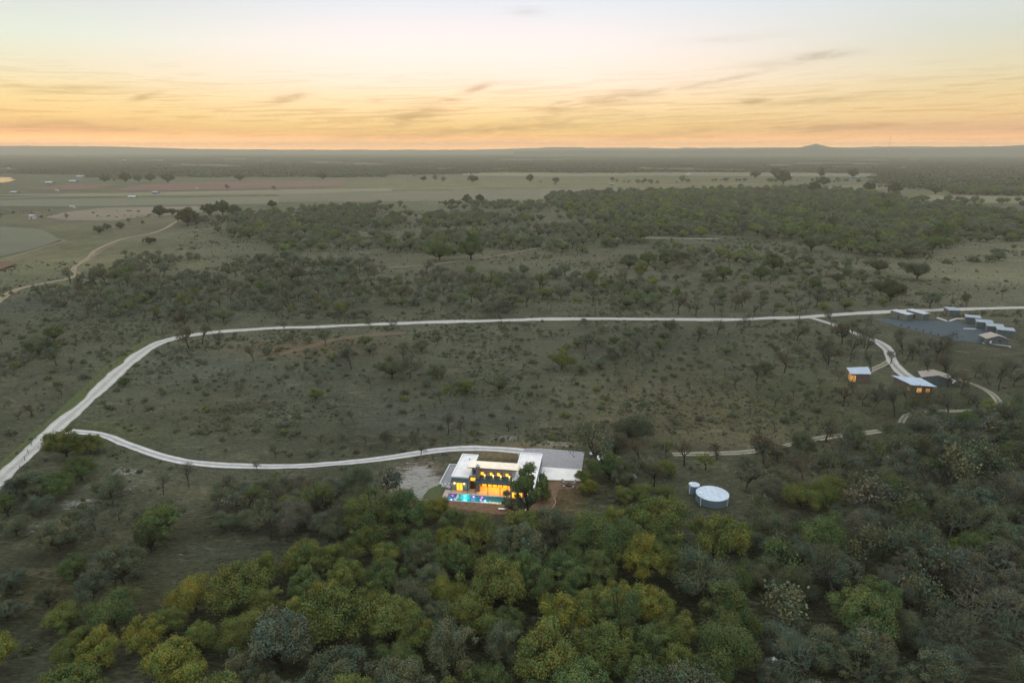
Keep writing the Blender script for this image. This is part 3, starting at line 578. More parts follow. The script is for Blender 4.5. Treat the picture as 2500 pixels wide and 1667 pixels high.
def sconce(u, v, z, r=.16):
    b = MB().cyl(u, v - .14, z - .18, z + .22, r * .7, r, 8).build('wall_lamp', LAMP, HR); MB().box(u - .05, u + .05, v - .05, v, z - .05, z + .05).build('bracket', DARKM, b)
    l = bpy.data.lights.new('wall_lamp_light', 'POINT'); l.energy = 14; l.color = (1, .6, .2); l.shadow_soft_size = .15
    lo = bpy.data.objects.new('wall_lamp_light', l); COL.objects.link(lo); lo.parent = b; lo.location = (u, v - .5, z)
window(1.35, 2.9, .8, .15, 2.3, 1); sconce(.85, .8, 2.15, .2); sconce(3.35, .8, 2.15, .2)
for u0, u1 in ((7.5, 9.1), (9.9, 11.2), (11.8, 13.2), (14.0, 15.5)):
    window(u0, u1, 2.0, 4.32, 5.15, 1)
    MB().box(u0 + (u1 - u0) * .55, u1, 1.95, 1.978, 4.33, 5.14).build('blind', pmat('window_blind', (.16, .13, .09), .8), HR)
    sconce((u0 + u1) / 2 + .25, 1.95, 4.0 + .28, .11)  # added lamp, standing in for the window's reflection on the porch roof
window(5.55, 6.3, 2.0, 4.5, 5.5, 0, glow=DGL)
window(4.75, 6.2, 2.2, 2.35, 3.3, 1, glow=GLOW); MB().box(4.7, 6.3, 2.12, 2.197, 0, 2.2).build('door', WOOD, HR)
for k in range(6): window(7.5 + k * 1.38, 7.5 + k * 1.38 + 1.15, 3.9, .1, 2.35, 0, glow=GLOW2)
for u0, u1 in ((16.3, 17.6), (18.1, 18.9), (19.4, 20.7)): window(u0, u1, -2.5, .8, 2.4, 1)
for v0 in (1.5, 5.0, 9.5, 13.2):
    g = MB().box(21.9, 21.96, v0, v0 + 2.6, 0, 2.5).build('garage_door', DGL, HR); MB().box(21.962, 21.99, v0 - .1, v0 + 2.7, 2.5, 2.62).build('lintel', DARKM, g)
MB().box(18.3, 18.45, 6.0, 7.4, 3.79, 4.05).build('roof_vent', DARKM, HR); MB().box(20.0, 20.1, 7.0, 7.9, 3.79, 3.95).build('roof_vent', COPE, HR)
MB().cyl(17.0, 11, 3.78, 4.1, .12, n=8).build('roof_pipe', COPE, HR)
MB().cyl(2.6, 11.5, 3.78, 4.05, .12, n=8).build('roof_pipe', DARKM, HR)
MB().box(15.95, 21.7, 9.0, 9.06, 3.781, 3.80).build('membrane_seam', LIME, HR)
MB().box(3.3, 6.2, 14.3, 16.5, -.1, .12).build('slab', CONC, HR)
al = bpy.data.lights.new('porch_light', 'AREA'); al.shape = 'RECTANGLE'; al.size = 8; al.size_y = 1.6; al.energy = 620; al.color = (1, .47, .05)
ao = bpy.data.objects.new('porch_light', al); COL.objects.link(ao); ao.parent = HR; ao.location = (11.2, 2.5, 3.85)
MB().box(7.4, 15.8, 2.05, 3.85, 3.90, 3.952).build('ceiling', SOFF, HR)
# deck and pool
deck = MB()
for bx in ((-.6, 15.85, -.7, .78), (4.52, 15.88, .782, 3.88), (-1.6, -.602, -5.2, .77), (15.42, 21.8, -4.4, -2.56)): deck.box(*bx, -.25, .06)
dk = deck.build('terrace', TRAV); dk.location = HO; dk.rotation_euler = (0, 0, -HA); tag(dk, 'tan stone terrace between the lit house and the pool', 'terrace')
sheet('mulch_bed', [hw(*p) for p in ((-3.5, -4.9), (15.4, -4.9), (15.4, -4.4), (15.9, -4.4), (19.5, -4.5), (22.5, -3), (22.5, 8.1), (32.7, 10.5), (33, 6.4), (27.4, 5), (27.1, -1), (26.9, -4), (25.8, -6.5), (23.6, -10), (12, -9.6), (2, -8), (-2, -6.8))],
      pmat('bark_mulch', (.18, .105, .062), .95, noise=1.1, col2=(.11, .072, .046)), .05, world=True)
sheet('lawn', [hw(*p) for p in ((-1.55, -5.2), (-1.55, 1.3), (-.3, 1.3), (-.3, 3.4), (-3.8, 3.3), (-6, .5), (-6.5, -4), (-3.5, -5.4))], pmat('lawn_grass', (.060, .090, .024), .95, noise=.8, col2=(.060, .064, .030)), .045, world=True)
PR = empty('swimming_pool', HO, -HA); tag(PR, 'long turquoise swimming pool with pink and white underwater lights', 'pool')
TILE = pmat('pool_tile', (.05, .50, .56), .4, noise=1, col2=(.035, .40, .48))
MB().box(-.35, 15.2, -4.45, -.95, -.9, -.8).build('floor', TILE, PR)
cw = MB(); cw.box(-.58, 15.4, -4.75, -4.45, -.9, .05); cw.box(-.58, 15.4, -.95, -.704, -.9, .05); cw.box(-.58, -.35, -4.45, -.95, -.9, .05); cw.box(15.2, 15.4, -4.45, -.95, -.9, .05)
cw.build('basin_wall', pmat('pool_rim', (.45, .55, .56), .7, noise=2), PR)
MB().box(2.0, 2.3, -4.445, -.955, -.8, -.02).build('spa_divider', LIME, PR)
m, nt, b = nodemat('pool_water'); nt.nodes.remove(b); L = nt.links
tr = nt.nodes.new('ShaderNodeBsdfTransparent'); tr.inputs[0].default_value = (.55, .95, .98, 1); gl = nt.nodes.new('ShaderNodeBsdfGlossy'); gl.inputs['Roughness'].default_value = .05
fr = nt.nodes.new('ShaderNodeFresnel'); fr.inputs[0].default_value = 1.33; ms = nt.nodes.new('ShaderNodeMixShader'); L.new(fr.outputs[0], ms.inputs[0]); L.new(tr.outputs[0], ms.inputs[1]); L.new(gl.outputs[0], ms.inputs[2])
wn_ = nt.nodes.new('ShaderNodeTexNoise'); wn_.inputs['Scale'].default_value = 3; bp = nt.nodes.new('ShaderNodeBump'); bp.inputs['Strength'].default_value = .3; L.new(wn_.outputs[0], bp.inputs['Height']); L.new(bp.outputs[0], gl.inputs['Normal'])
L.new(ms.outputs[0], nt.nodes['Material Output'].inputs['Surface']); POOLW = m
me = bpy.data.meshes.new('water'); me.from_pydata([(-.345, -4.445, -.08), (15.195, -4.445, -.08), (15.195, -.955, -.08), (-.345, -.955, -.08)], [], [(0, 1, 2, 3)]); me.materials.append(POOLW)
o = bpy.data.objects.new('water', me); COL.objects.link(o); o.parent = PR
for u, v, c, e in ((.7, -1.3, (1, .05, .45), 5), (4.0, -1.25, (.25, 1, .95), 45), (6.2, -1.25, (1, .25, .85), 3), (8.4, -1.25, (1, .1, .45), 4), (8.3, -2.6, (1, .15, .4), 3), (4.6, -3.2, (.1, .95, 1), 45), (9.5, -2.8, (.25, .75, 1), 14), (.9, -3.5, (.8, .3, .8), 3)):
    lm = MB().lathe(u, v, [(.02, -.5), (.17, -.45), (.2, -.35), (.17, -.27), (.05, -.24)], 10).build('pool_light', EM('pool_light_glow', c, 4), PR)
    l = bpy.data.lights.new('pool_light_lamp', 'POINT'); l.energy = e; l.color = c; l.shadow_soft_size = .2
    lo = bpy.data.objects.new('pool_light_lamp', l); COL.objects.link(lo); lo.parent = lm; lo.location = (u, v - .35, -.3)
# retaining wall, apron, pads
def at_house(o): o.location = HO; o.rotation_euler = (0, 0, -HA); return o
o = at_house(MB().box(-.6, 15.5, -5.4, -4.9, -.3, -.02).build('retaining_wall', BRICK)); tag(o, 'low brown stone wall along the front edge of the pool', 'wall')
gp = sheet('gravel_pad', [hw(*p) for p in ((14.0, 24.6), (16.1, 29.0), (20, 29.6), (33.1, 28.8), (32.9, 17.3), (22.02, 17.3), (22.02, 17.6), (15.85, 17.6), (15.3, 20))], GPAD, .14, world=True)
ap = sheet('concrete_apron', [hw(*p) for p in ((22.0, 17.26), (32.82, 17.26), (32.86, 10.6), (23.43, 9.9), (23.42, 8.1), (22.0, 8.2))], CONC, .16, world=True, thick=.3)
o = at_house(MB().box(-3.7, -.9, 3.7, 14.8, -.1, .05).build('gravel_court', GPAD)); tag(o, kind='structure')
cw = MB(); cw.box(-4.0, -3.7, 3.4, 15.1, -.1, .35); cw.box(-3.7, -.1, 14.8, 15.1, -.1, .35); cw.box(-3.7, -.1, 3.4, 3.7, -.1, .35)
o = at_house(cw.build('garden_wall', LIME)); tag(o, 'low white wall framing the gravel court left of the house', 'wall')
for k, (u, v) in enumerate(((-2.6, 2.4), (-1.5, 2.2), (-.8, 1.9))):
    r = empty('air_conditioner', (*hw(u, v), 0), -HA); tag(r, ['leftmost pale outdoor air conditioner beside the house corner', 'middle pale outdoor air conditioner beside the house corner', 'pale air conditioner closest to the house wall'][k], 'air conditioner', 'air conditioners beside the house')
    MB().box(-.42, .42, -.42, .42, 0, .85).build('body', COPE, r, .04); MB().cyl(0, 0, .852, .9, .33, n=16).build('fan_grille', DARKM, r)
# edging path curve and mulch bed
ed = catmull(np.array([hw(26.6, .6), hw(27.2, -1.2), hw(27.1, -3.2), hw(26.0, -6.3), hw(23.9, -9.8)]), .6)
b = MB()
for p, q in zip(ed[:-1], ed[1:]): b.bar((p[0], p[1], .05), (q[0], q[1], .05), .14, 5)
tag(b.build('garden_edging', pmat('edging_stone', (.36, .25, .15), .9)), 'curved pale stone edging of the mulch garden right of the house', 'edging')
# fire pit and four chairs
fx, fy = hw(29.9, 7.6)
fp = empty('fire_pit', (fx, fy, 0)); tag(fp, 'round dark fire pit between four small chairs on the mulch', 'fire pit')
MB().lathe(0, 0, [(.75, 0), (.8, .5), (.55, .5), (.5, .3)], 16).build('ring', DARKM, fp); MB().cyl(0, 0, .2, .298, .48, n=12).build('ash_bed', pmat('ash', (.1, .09, .08), .9), fp)
CHW = pmat('chair_paint', (.28, .24, .22), .7)
def chair():
    r = empty('garden_chair', (0, 0, 0)); MB().box(-.35, .35, -.35, .35, .35, .45).build('seat', CHW, r)
    MB().hexa([(-.35, .3, .46), (.35, .3, .46), (.35, .4, .46), (-.35, .4, .46)], [(-.35, .5, 1.05), (.35, .5, 1.05), (.35, .58, 1.05), (-.35, .58, 1.05)]).build('backrest', CHW, r)
    for x in (-.3, .3):
        for y in (-.3, .3): MB().box(x - .04, x + .04, y - .04, y + .04, 0, .349).build('leg', CHW, r)
    return r
ch0 = chair(); labs = ['garden chair left of and behind the fire pit', 'garden chair right of and behind the fire pit', 'garden chair left of and in front of the fire pit', 'garden chair right of and in front of the fire pit']
def copy_tree(o, parent=None):
    c = o.copy(); COL.objects.link(c)
    if parent: c.parent = parent
    for ch_ in o.children: copy_tree(ch_, c)
    return c
chs = [ch0] + [copy_tree(ch0) for _ in range(3)]
for k, (u, v) in enumerate(((28.5, 8.7), (31.3, 8.7), (28.5, 6.4), (31.3, 6.4))):
    c = chs[k]; x, y = hw(u, v); c.location = (x, y, 0); c.rotation_euler = (0, 0, math.atan2(fy - y, fx - x) + math.pi / 2); tag(c, labs[k], 'chair', 'chairs around the fire pit')
# two white planters/loungers under the big oak
for k, (u, v, lab) in enumerate(((14.6, -7.4, 'white garden lounger under the small oak before the pool'), (19.5, -8.2, 'white garden lounger beside the big oak trunk before the house'))):
    r = empty('garden_lounger', (*hw(u, v), 0), -HA + .3 * k); tag(r, lab, 'lounger'); MB().box(-.95, .6, -.32, .32, .3, .38).build('seat', COPE, r, .02)
    MB().hexa([(.6, -.32, .30), (.68, -.32, .30), (.68, .32, .30), (.6, .32, .30)], [(1.1, -.32, .85), (1.18, -.32, .85), (1.18, .32, .85), (1.1, .32, .85)]).build('backrest', COPE, r)
    for x in (-.85, .5):
        for y in (-.25, .25): MB().box(x - .03, x + .03, y - .03, y + .03, 0, .3).build('leg', COPE, r)

# ------------------------------------------------------------------ tanks
STEEL = seam_mat('corrugated_steel', (.24, .34, .38), 6, .45, .3, axis=2, depth=.25); STTOP = seam_mat('tank_lid', (.60, .70, .80), .8, .5, .1, depth=.14); WPIPE = pmat('white_pipe', (.8, .82, .84), .5)
def tank(cx, cy, Rm, h, lab, cone=0.0, pipe=()):
    x, y = G(cx, cy, h); r = empty('water_tank', (x, y, 0)); tag(r, lab, 'water tank')
    MB().lathe(0, 0, [(Rm, -.2), (Rm, h * .5), (Rm, h)], 48).build('body', STEEL, r)
    l = MB().lathe(0, 0, [(Rm + .06, h - .06), (Rm + .06, h + .003), (Rm * .6, h + .02 + cone * .5), (.3, h + .05 + cone)], 48).build('lid', STTOP, r)
    MB().cyl(-Rm * .75, -.2, h + .02 + cone * .3, h + .3 + cone * .4, .35, .3, 14).build('hatch', WPIPE, l)
    for a, z0, z1 in pipe: MB().bar(((Rm + .12) * math.cos(a), (Rm + .12) * math.sin(a), z0), ((Rm + .12) * math.cos(a), (Rm + .12) * math.sin(a), z1), .09, 8).build('pipe', WPIPE, r)
    return r, x, y
t1, tx, ty = tank(1739.5, 1204, 4.0, 2.0, 'large round galvanised water tank with a flat pale lid', .05, [(-.75, 0, 2.0), (2.2, 0, .4)])
t2, ux, uy = tank(1695, 1182, 1.35, 2.3, 'small upright water tank behind the left side of the large tank', .25, [(-2.6, 0, 2.2)])
pm = MB(); pm.bar((-2.0 - 1.6, -2.6, 0), (-2.0 - 1.6, -2.6, 2.6), .08, 8); pm.bar((-3.6, -2.6, 2.6), (-2.6, -1.6, 2.25), .08, 8); pm.build('inlet_pipe', WPIPE, t1)
def propane(x, y, rz, L_, r_, lab):
    e = empty('propane_tank', (x, y, 0), rz); tag(e, lab, 'gas tank', 'white propane tanks')
    pr = [(0.02, -L_ / 2), (r_ * .6, -L_ / 2 + .08), (r_ * .95, -L_ / 2 + .3), (r_, -L_ / 2 + .5), (r_, L_ / 2 - .5), (r_ * .95, L_ / 2 - .3), (r_ * .6, L_ / 2 - .08), (.02, L_ / 2)]
    o = MB().lathe(0, 0, pr, 20).build('body', pmat('white_paint', (.82, .83, .84), .35), e); o.rotation_euler = (math.pi / 2, 0, 0); o.location = (0, 0, r_ + .3)
    for s in (-1, 1): MB().box(-.3, .3, s * L_ * .3 - .1, s * L_ * .3 + .1, 0, .5).build('saddle', CONC, e)
    MB().cyl(0, 0, 2 * r_ + .28, 2 * r_ + .5, .2, n=10).build('valve_dome', WPIPE, e)
x, y = G(1546, 1166); propane(x, y, .02, 4.2, .55, 'white propane tank lying under trees right of the concrete apron')
x, y = G(2325, 938); propane(x, y, -1.0, 4.2, .6, 'white propane tank on grass right of the tan hip roof')
# small white utility sheds glimpsed between trees
def shed(name, u0, v0, w, dp, h, rz, wallm, roofm, lab, cat, group=None, rise=.35, over=.3, door=True, loc=None, gable=False, zh=None):
    e = empty(name, loc, rz); tag(e, lab, cat, group)
    wm = MB().box(-w / 2, w / 2, -dp / 2, dp / 2, -.3, h).build('wall', wallm, e)
    if gable:
        b = MB(); ov = over
        for s in (-1, 1):
            lo = [(0, -dp / 2 - ov, h + rise), (s * (w / 2 + ov), -dp / 2 - ov, h - .12), (s * (w / 2 + ov), dp / 2 + ov, h - .12), (0, dp / 2 + ov, h + rise)]
            if s < 0: lo = lo[::-1]
            b.hexa(lo, [(p[0], p[1], p[2] + .14) for p in lo])
        b.build('roof', roofm, e)
        MB().hexa([(-w / 2, -dp / 2, h + .003), (w / 2, -dp / 2, h + .003), (0, -dp / 2, h + rise - .03)], [(-w / 2, dp / 2, h + .003), (w / 2, dp / 2, h + .003), (0, dp / 2, h + rise - .03)]).build('gable', wallm, e)
    else:
        MB().hexa([(-w / 2 - over, -dp / 2 - over, h + .01), (w / 2 + over, -dp / 2 - over, h + .01), (w / 2 + over, dp / 2 + over, h + .01 + rise), (-w / 2 - over, dp / 2 + over, h + .01 + rise)],
                  [(-w / 2 - over, -dp / 2 - over, h + .16), (w / 2 + over, -dp / 2 - over, h + .16), (w / 2 + over, dp / 2 + over, h + .16 + rise), (-w / 2 - over, dp / 2 + over, h + .16 + rise)]).build('roof', roofm, e)
        MB().hexa([(-w / 2, -dp / 2 + .02, h + .003), (w / 2, -dp / 2 + .02, h + .003), (w / 2, dp / 2, h + .003), (-w / 2, dp / 2, h + .003)], [(-w / 2, -dp / 2 + .02, h + .008), (w / 2, -dp / 2 + .02, h + .008), (w / 2, dp / 2, h + rise), (-w / 2, dp / 2, h + rise)]).build('upper_wall', wallm, e)
    if door:
        d_ = MB().box(-w / 2 - .03, -w / 2, -.5, .5, 0, 2.1).build('door', DARKM, e); MB().box(-w / 2 - .06, -w / 2 - .03, .3, .36, 1, 1.1).build('handle', COPE, d_)
    return e
GMET = pmat('grey_cladding', (.10, .125, .125), .7, noise=1); TANW = pmat('tan_cladding', (.20, .19, .155), .8, noise=1); SROOF = seam_mat('shed_roof_metal', (.52, .56, .62), 1.2, .4, .3, depth=.15); BROOF = seam_mat('shed_roof_bluegrey', (.27, .33, .39), 1.2, .4, .3, depth=.15)
RUST = seam_mat('tan_roof', (.38, .33, .28), 1.5, .6, .1, depth=.15)
def front(o, w, dp, h, mat):  # darker front cladding, slightly proud
    MB().box(-w / 2, w / 2, -dp / 2 - .04, -dp / 2 - .002, 0, h).build('front_cladding', mat, o)
SH = [ # photo px x of front centre, y of front base, width, depth, height, rotation, roof, label
 (2220.5, 782.5, 4.6, 9.5, 3.2, .42, SROOF, 'grey cabin with pale roof, nearer left of the pair behind the blue-grey lot'),
 (2259.5, 781, 4.6, 9.5, 3.2, .42, SROOF, 'grey cabin with pale roof, right one of the pair behind the blue-grey lot'),
 (2329, 772, 5.2, 6, 3.1, -.1, BROOF, 'dim cabin with grey roof beside the road, between the pair and the row'),
 (2374, 791, 6.2, 4.5, 3.2, -.45, BROOF, 'farthest grey-roofed cabin of the row right of the lot'),
 (2402, 803, 6.6, 4.5, 3.2, -.45, BROOF, 'second farthest grey-roofed cabin of the row right of the lot'),
 (2428, 813.5, 6.6, 4.5, 3.2, -.45, BROOF, 'third farthest grey-roofed cabin of the row right of the lot'),
 (2454, 823, 6.6, 4.5, 3.2, -.45, BROOF, 'grey-roofed cabin of the row directly behind the gabled building')]
for cx, cy, w, dp, h, rz, rm, lab in SH:
    x, y = G(cx, cy); x += math.sin(-rz) * dp / 2; y += math.cos(rz) * dp / 2
    e = shed('cabin', 0, 0, w, dp, h, rz, TANW, rm, lab, 'cabin', 'cabins around the blue-grey lot', loc=(x, y, 0), rise=.4); front(e, w, dp, h, GMET)
x, y = G(2436, 841); e = shed('gabled_building', 0, 0, 9.2, 6.5, 2.6, -.12, GMET, RUST, 'gabled grey building with pale tan roof at the corner of the lot', 'building', loc=(x, y + 3.2, 0), rise=1.5, gable=True)
MB().box(.3, 1.4, -3.33, -3.252, 1.0, 2.1).build('window', DGL, e); MB().box(-3.2, -2.5, -3.33, -3.252, .6, 1.6).build('panel', COPE, e)
sheet('path', [(2256, 789), (2314, 796), (2322, 799), (2322, 795.5), (2258, 786)], CONC2, .14); sheet('path', [(2212, 756), (2240, 757), (2244, 755), (2214, 754)], CONC2, .15)
sheet('path', [(2174, 738), (2196, 731), (2222, 731), (2224, 733), (2198, 733.5), (2180, 740)], CONC2, .15)
sheet('path', [(2155, 729), (2184, 739), (2178, 740), (2150, 731)], CONC2, .15)
# two dwellings with pale blue roofs
BLUER = seam_mat('pale_blue_roof', (.44, .54, .66), .9, .4, .25, depth=.2); BRW = pmat('stone_wall', (.16, .125, .095), .9, noise=1.5)
def lit_house(name, roofpts, zr, wallin, lab, wins):
    "roofpts: photo px corners of the roof; built as a real slab on walls"
    pts = [G(px, py, z) for (px, py), z in zip(roofpts, zr)]; cx = sum(p[0] for p in pts) / len(pts); cy = sum(p[1] for p in pts) / len(pts)
    e = empty(name, (cx, cy, 0)); tag(e, lab, 'house', 'far lit houses among bare trees')
    lo = [(p[0] - cx, p[1] - cy, z - .22) for p, z in zip(pts, zr)]; MB().hexa(lo, [(a, b, c + .22) for a, b, c in lo]).build('roof', BLUER, e)
    wl2 = [(a * wallin, b * wallin, -.2) for a, b, c in lo]; w = MB().hexa(wl2, [(a * wallin, b * wallin, c - .02) for a, b, c in lo]).build('wall', BRW, e)
    DIMG = EM('dim_window_light', (1, .50, .14), .55)
    n = len(lo)
    for (i, j, t0, t1, z0, z1) in wins:
        A = Vector(wl2[i]); B = Vector(wl2[j]); dr = (B - A); nm = Vector((dr.y, -dr.x, 0)).normalized() * .05
        p = A.lerp(B, t0); q = A.lerp(B, t1)
        wd = MB().hexa([(p.x, p.y, z0), (q.x, q.y, z0), (q.x + nm.x, q.y + nm.y, z0), (p.x + nm.x, p.y + nm.y, z0)][::-1], [(p.x, p.y, z1), (q.x, q.y, z1), (q.x + nm.x, q.y + nm.y, z1), (p.x + nm.x, p.y + nm.y, z1)][::-1]).build('window', DIMG, e)
        d2 = dr.normalized(); c_ = (p + q) / 2 + nm * 1.2
        mb_ = MB()
        for tt in (.25, .5, .75): m_ = p.lerp(q, tt) + nm * 1.2; mb_.box(m_.x - .09, m_.x + .09, m_.y - .06, m_.y + .06, z0, z1)
        mb_.build('mullion', FRAME, wd)
    return e
c3 = lambda x, y: (2030 + x / 7.35, 880 + y / 7.35)
lit_house('lakeside_house', [c3(270, 125), c3(660, 112), c3(715, 242), c3(345, 238)][::-1], [3.6, 3.6, 4.0, 4.0], .86, 'smaller far house with pale blue roof and one glowing window wall', [(0, 1, .02, .25, .3, 2.8), (0, 1, .38, .44, 1.6, 2.2), (3, 0, .4, .95, .3, 2.8)])
lit_house('ranch_house', [c3(1075, 262), c3(1300, 290), c3(1600, 310), c3(1895, 470), c3(1440, 438)][::-1], [3.6, 3.4, 4.2, 4.2, 3.6], .84, 'larger far house with angular pale blue roof and amber windows', [(0, 4, .1, .2, .8, 2.4), (1, 0, .12, .3, .9, 2.3), (1, 0, .5, .72, .6, 2.4)])
x, y = G(2285, 935); e = shed('hip_roof_shed', 0, 0, 10, 7, 2.6, -.35, GMET, RUST, 'tan-roofed shed behind the larger far house', 'shed', loc=(x, y + 1, 0), rise=1.2, gable=True)
# service area right of the apron
for cx, cy, w, dp, h, lab in ((1475, 1145, 3.4, 3.0, 2.3, 'small grey shed with white roof under the oak right of the apron'), (1503, 1138, 2.2, 2.0, 1.8, 'low white-roofed pump box behind the small grey shed'), (1447, 1118, 1.4, 1.0, 1.1, 'small white trailer-like box at the foot of the big bare oak')):
    x, y = G(cx, cy); e = shed('utility_shed', 0, 0, w, dp, h, -HA, GMET, WROOF, lab, 'shed', loc=(x, y + dp / 2, 0), rise=.1, over=.15)
# box blind at the bottom right
x, y = G(1886, 1640); e = empty('deer_blind', (x, y, 0), .35); tag(e, 'small box blind on legs with a white lid in the lower right clearing', 'box blind')
BX = pmat('green_box', (.05, .07, .055), .8); MB().box(-.6, .6, -.6, .6, 1.0, 2.3).build('cabin', BX, e); MB().box(-.7, .7, -.7, .7, 2.303, 2.38).build('roof', COPE, e)
MB().box(-.35, .35, -.63, -.602, 1.7, 2.0).build('window', DARKM, e)
for sx_ in (-.5, .5):
    for sy_ in (-.5, .5): MB().bar((sx_ * 1.15, sy_ * 1.15, 0), (sx_, sy_, 1.0), .05).build('leg', BX, e)

# ------------------------------------------------------------------ distant buildings
FW = pmat('farm_wall_white', (.42, .42, .39), .8); FG = pmat('farm_wall_grey', (.22, .24, .25), .8); FR = pmat('farm_roof_white', (.46, .47, .47), .6); FBL = pmat('farm_roof_blue', (.30, .38, .46), .5); FT = pmat('farm_roof_tan', (.32, .28, .23), .8)
FB = [ # photo x, y base, px width, wall height, wall, roof, label
 (80, 535, 16, 4.5, FW, FR, 'white metal barn alone beside the red soil field'), (475, 529, 26, 3, FG, FBL, 'long low barn with blue roof among the left oaks'), (516, 524, 9, 3, FG, FBL, 'small barn with blue roof half hidden right of the long barn'),
 (1134, 428, 8, 4, FW, FR, 'left one of two white houses above the tan hay field'), (1143, 428, 7, 4, FW, FR, 'right one of two white houses above the tan hay field'),
 (122, 449, 22, 3.5, FG, FR, 'farmhouse with white roof right of the pond'), (181, 446, 24, 4, FG, FBL, 'farmhouse with blue-white roof at the ploughed field corner'), (197, 434, 20, 4, FG, FBL, 'blue-roofed barn behind the farmhouse at the ploughed field'),
 (37, 473, 22, 3, FG, FBL, 'blue-roofed barn on the far left below the pond'), (324, 483, 22, 2, FG, FR, 'long low white shed beside the left field lane'), (381, 474, 17, 4, FG, FBL, 'grey barn on the dry field beside the lane'), (140, 468, 9, 3, FW, FR, 'small white shed in the left hay field'),
 (178, 508, 12, 2.5, FW, FR, 'small white shed at the red soil field'), (481, 463, 6, 3, FW, FR, 'tiny white shed below the ploughed field'), (2215, 413, 30, 6, FW, FR, 'long white building in the dark wood at upper right'),
 (2188, 386, 18, 8, FW, FR, 'left white warehouse near the mast'), (2214, 385, 20, 8, FW, FR, 'right white warehouse near the mast'), (2216, 457, 9, 3, FW, FR, 'small white shed at the upper right pasture edge'), (1929, 431, 12, 4, FW, FBL, 'blue-roofed house behind the field oaks'),
 (2083, 435, 28, 3, FG, FBL, 'low grey barn at the upper right wood edge'), (1680, 429, 12, 4, FW, FR, 'long white shed at the right of the hay field'), (1494, 453, 12, 4, FG, FT, 'small grey house at the field lane bend'), (2320, 441, 12, 4, FG, FBL, 'blue-grey roof in the upper right wood'),
 (21, 413, 7, 5, FW, FR, 'white house above the pond'), (40, 418, 7, 5, FW, FR, 'white house right above the pond'), (171, 400, 6, 6, FW, FR, 'lone white house in the left wood'), (305, 393, 7, 8, FW, FR, 'bright white house in the left distance'), (290, 399, 12, 6, FW, FR, 'long white house in the left distance'),
 (393, 394, 10, 8, FW, FR, 'pale house in the town, right of the bright one'), (232, 404, 8, 5, FW, FR, 'pale house at the left wood centre'), (98, 405, 4, 6, FW, FR, 'tiny white house in the left wood'), (162, 383, 14, 14, FW, FR, 'white hall at the far left town edge'), (178, 383, 7, 16, FW, FR, 'white hall right of the larger hall at the far left'), (397, 381, 9, 14, FW, FR, 'pale hall at the far town'), (1936, 384, 6, 9, FW, FR, 'white shed below the peaked hill')]
for k, (cx, cy, wpx, h, wm, rm, lab) in enumerate(FB):
    x, y = G(cx, cy); w = wpx * y / F * .82; e = empty('farm_building', (x, y, 0), random.uniform(-.3, .3)); tag(e, lab, 'farm building'); dp = min(w * .7, 14)
    MB().box(-w / 2, w / 2, -dp / 2, dp / 2, 0, h).build('wall', wm, e); b = MB(); ri = dp * .16
    b.hexa([(-w / 2 - .3, -dp / 2 - .4, h), (w / 2 + .3, -dp / 2 - .4, h), (w / 2 + .3, 0, h + ri), (-w / 2 - .3, 0, h + ri)], [(-w / 2 - .3, -dp / 2 - .4, h + .2), (w / 2 + .3, -dp / 2 - .4, h + .2), (w / 2 + .3, 0, h + ri + .2), (-w / 2 - .3, 0, h + ri + .2)])
    b.hexa([(-w / 2 - .3, .001, h + ri), (w / 2 + .3, .001, h + ri), (w / 2 + .3, dp / 2 + .4, h), (-w / 2 - .3, dp / 2 + .4, h)], [(-w / 2 - .3, .001, h + ri + .2), (w / 2 + .3, .001, h + ri + .2), (w / 2 + .3, dp / 2 + .4, h + .2), (-w / 2 - .3, dp / 2 + .4, h + .2)])
    b.build('roof', rm, e)
    if y < 2200: MB().box(-w * .1, w * .1, -dp / 2 - .05, -dp / 2 - .002, 0, min(h * .8, 3)).build('door', DARKM, e)
# mast
x, y = G(2165, 402); e = empty('radio_mast', (x, y, 0)); tag(e, 'tall thin lattice mast with red beacons on the right horizon', 'mast')
hm = H + y * math.tan(math.atan((833.5 - 330) / F) - TH); b = MB()
for q in range(3):
    a_ = q * 2.094; b.bar((1.6 * math.cos(a_), 1.6 * math.sin(a_), 0), (1.6 * math.cos(a_), 1.6 * math.sin(a_), hm), .28, 4)
zz = 0
while zz < hm - 6:
    for q in range(3):
        a_ = q * 2.094; c_ = a_ + 2.094; b.bar((1.6 * math.cos(a_), 1.6 * math.sin(a_), zz), (1.6 * math.cos(c_), 1.6 * math.sin(c_), zz + 6), .14, 3)
    zz += 6
b.build('lattice', pmat('mast_paint', (.35, .20, .17), .6), e)
for z_ in (hm, hm * .5): MB().lathe(0, 0, [(.1, z_), (1.6, z_ + .8), (1.6, z_ + 2.2), (.1, z_ + 3)], 10).build('beacon', EM('beacon_red', (1, .25, .1), 3), e)
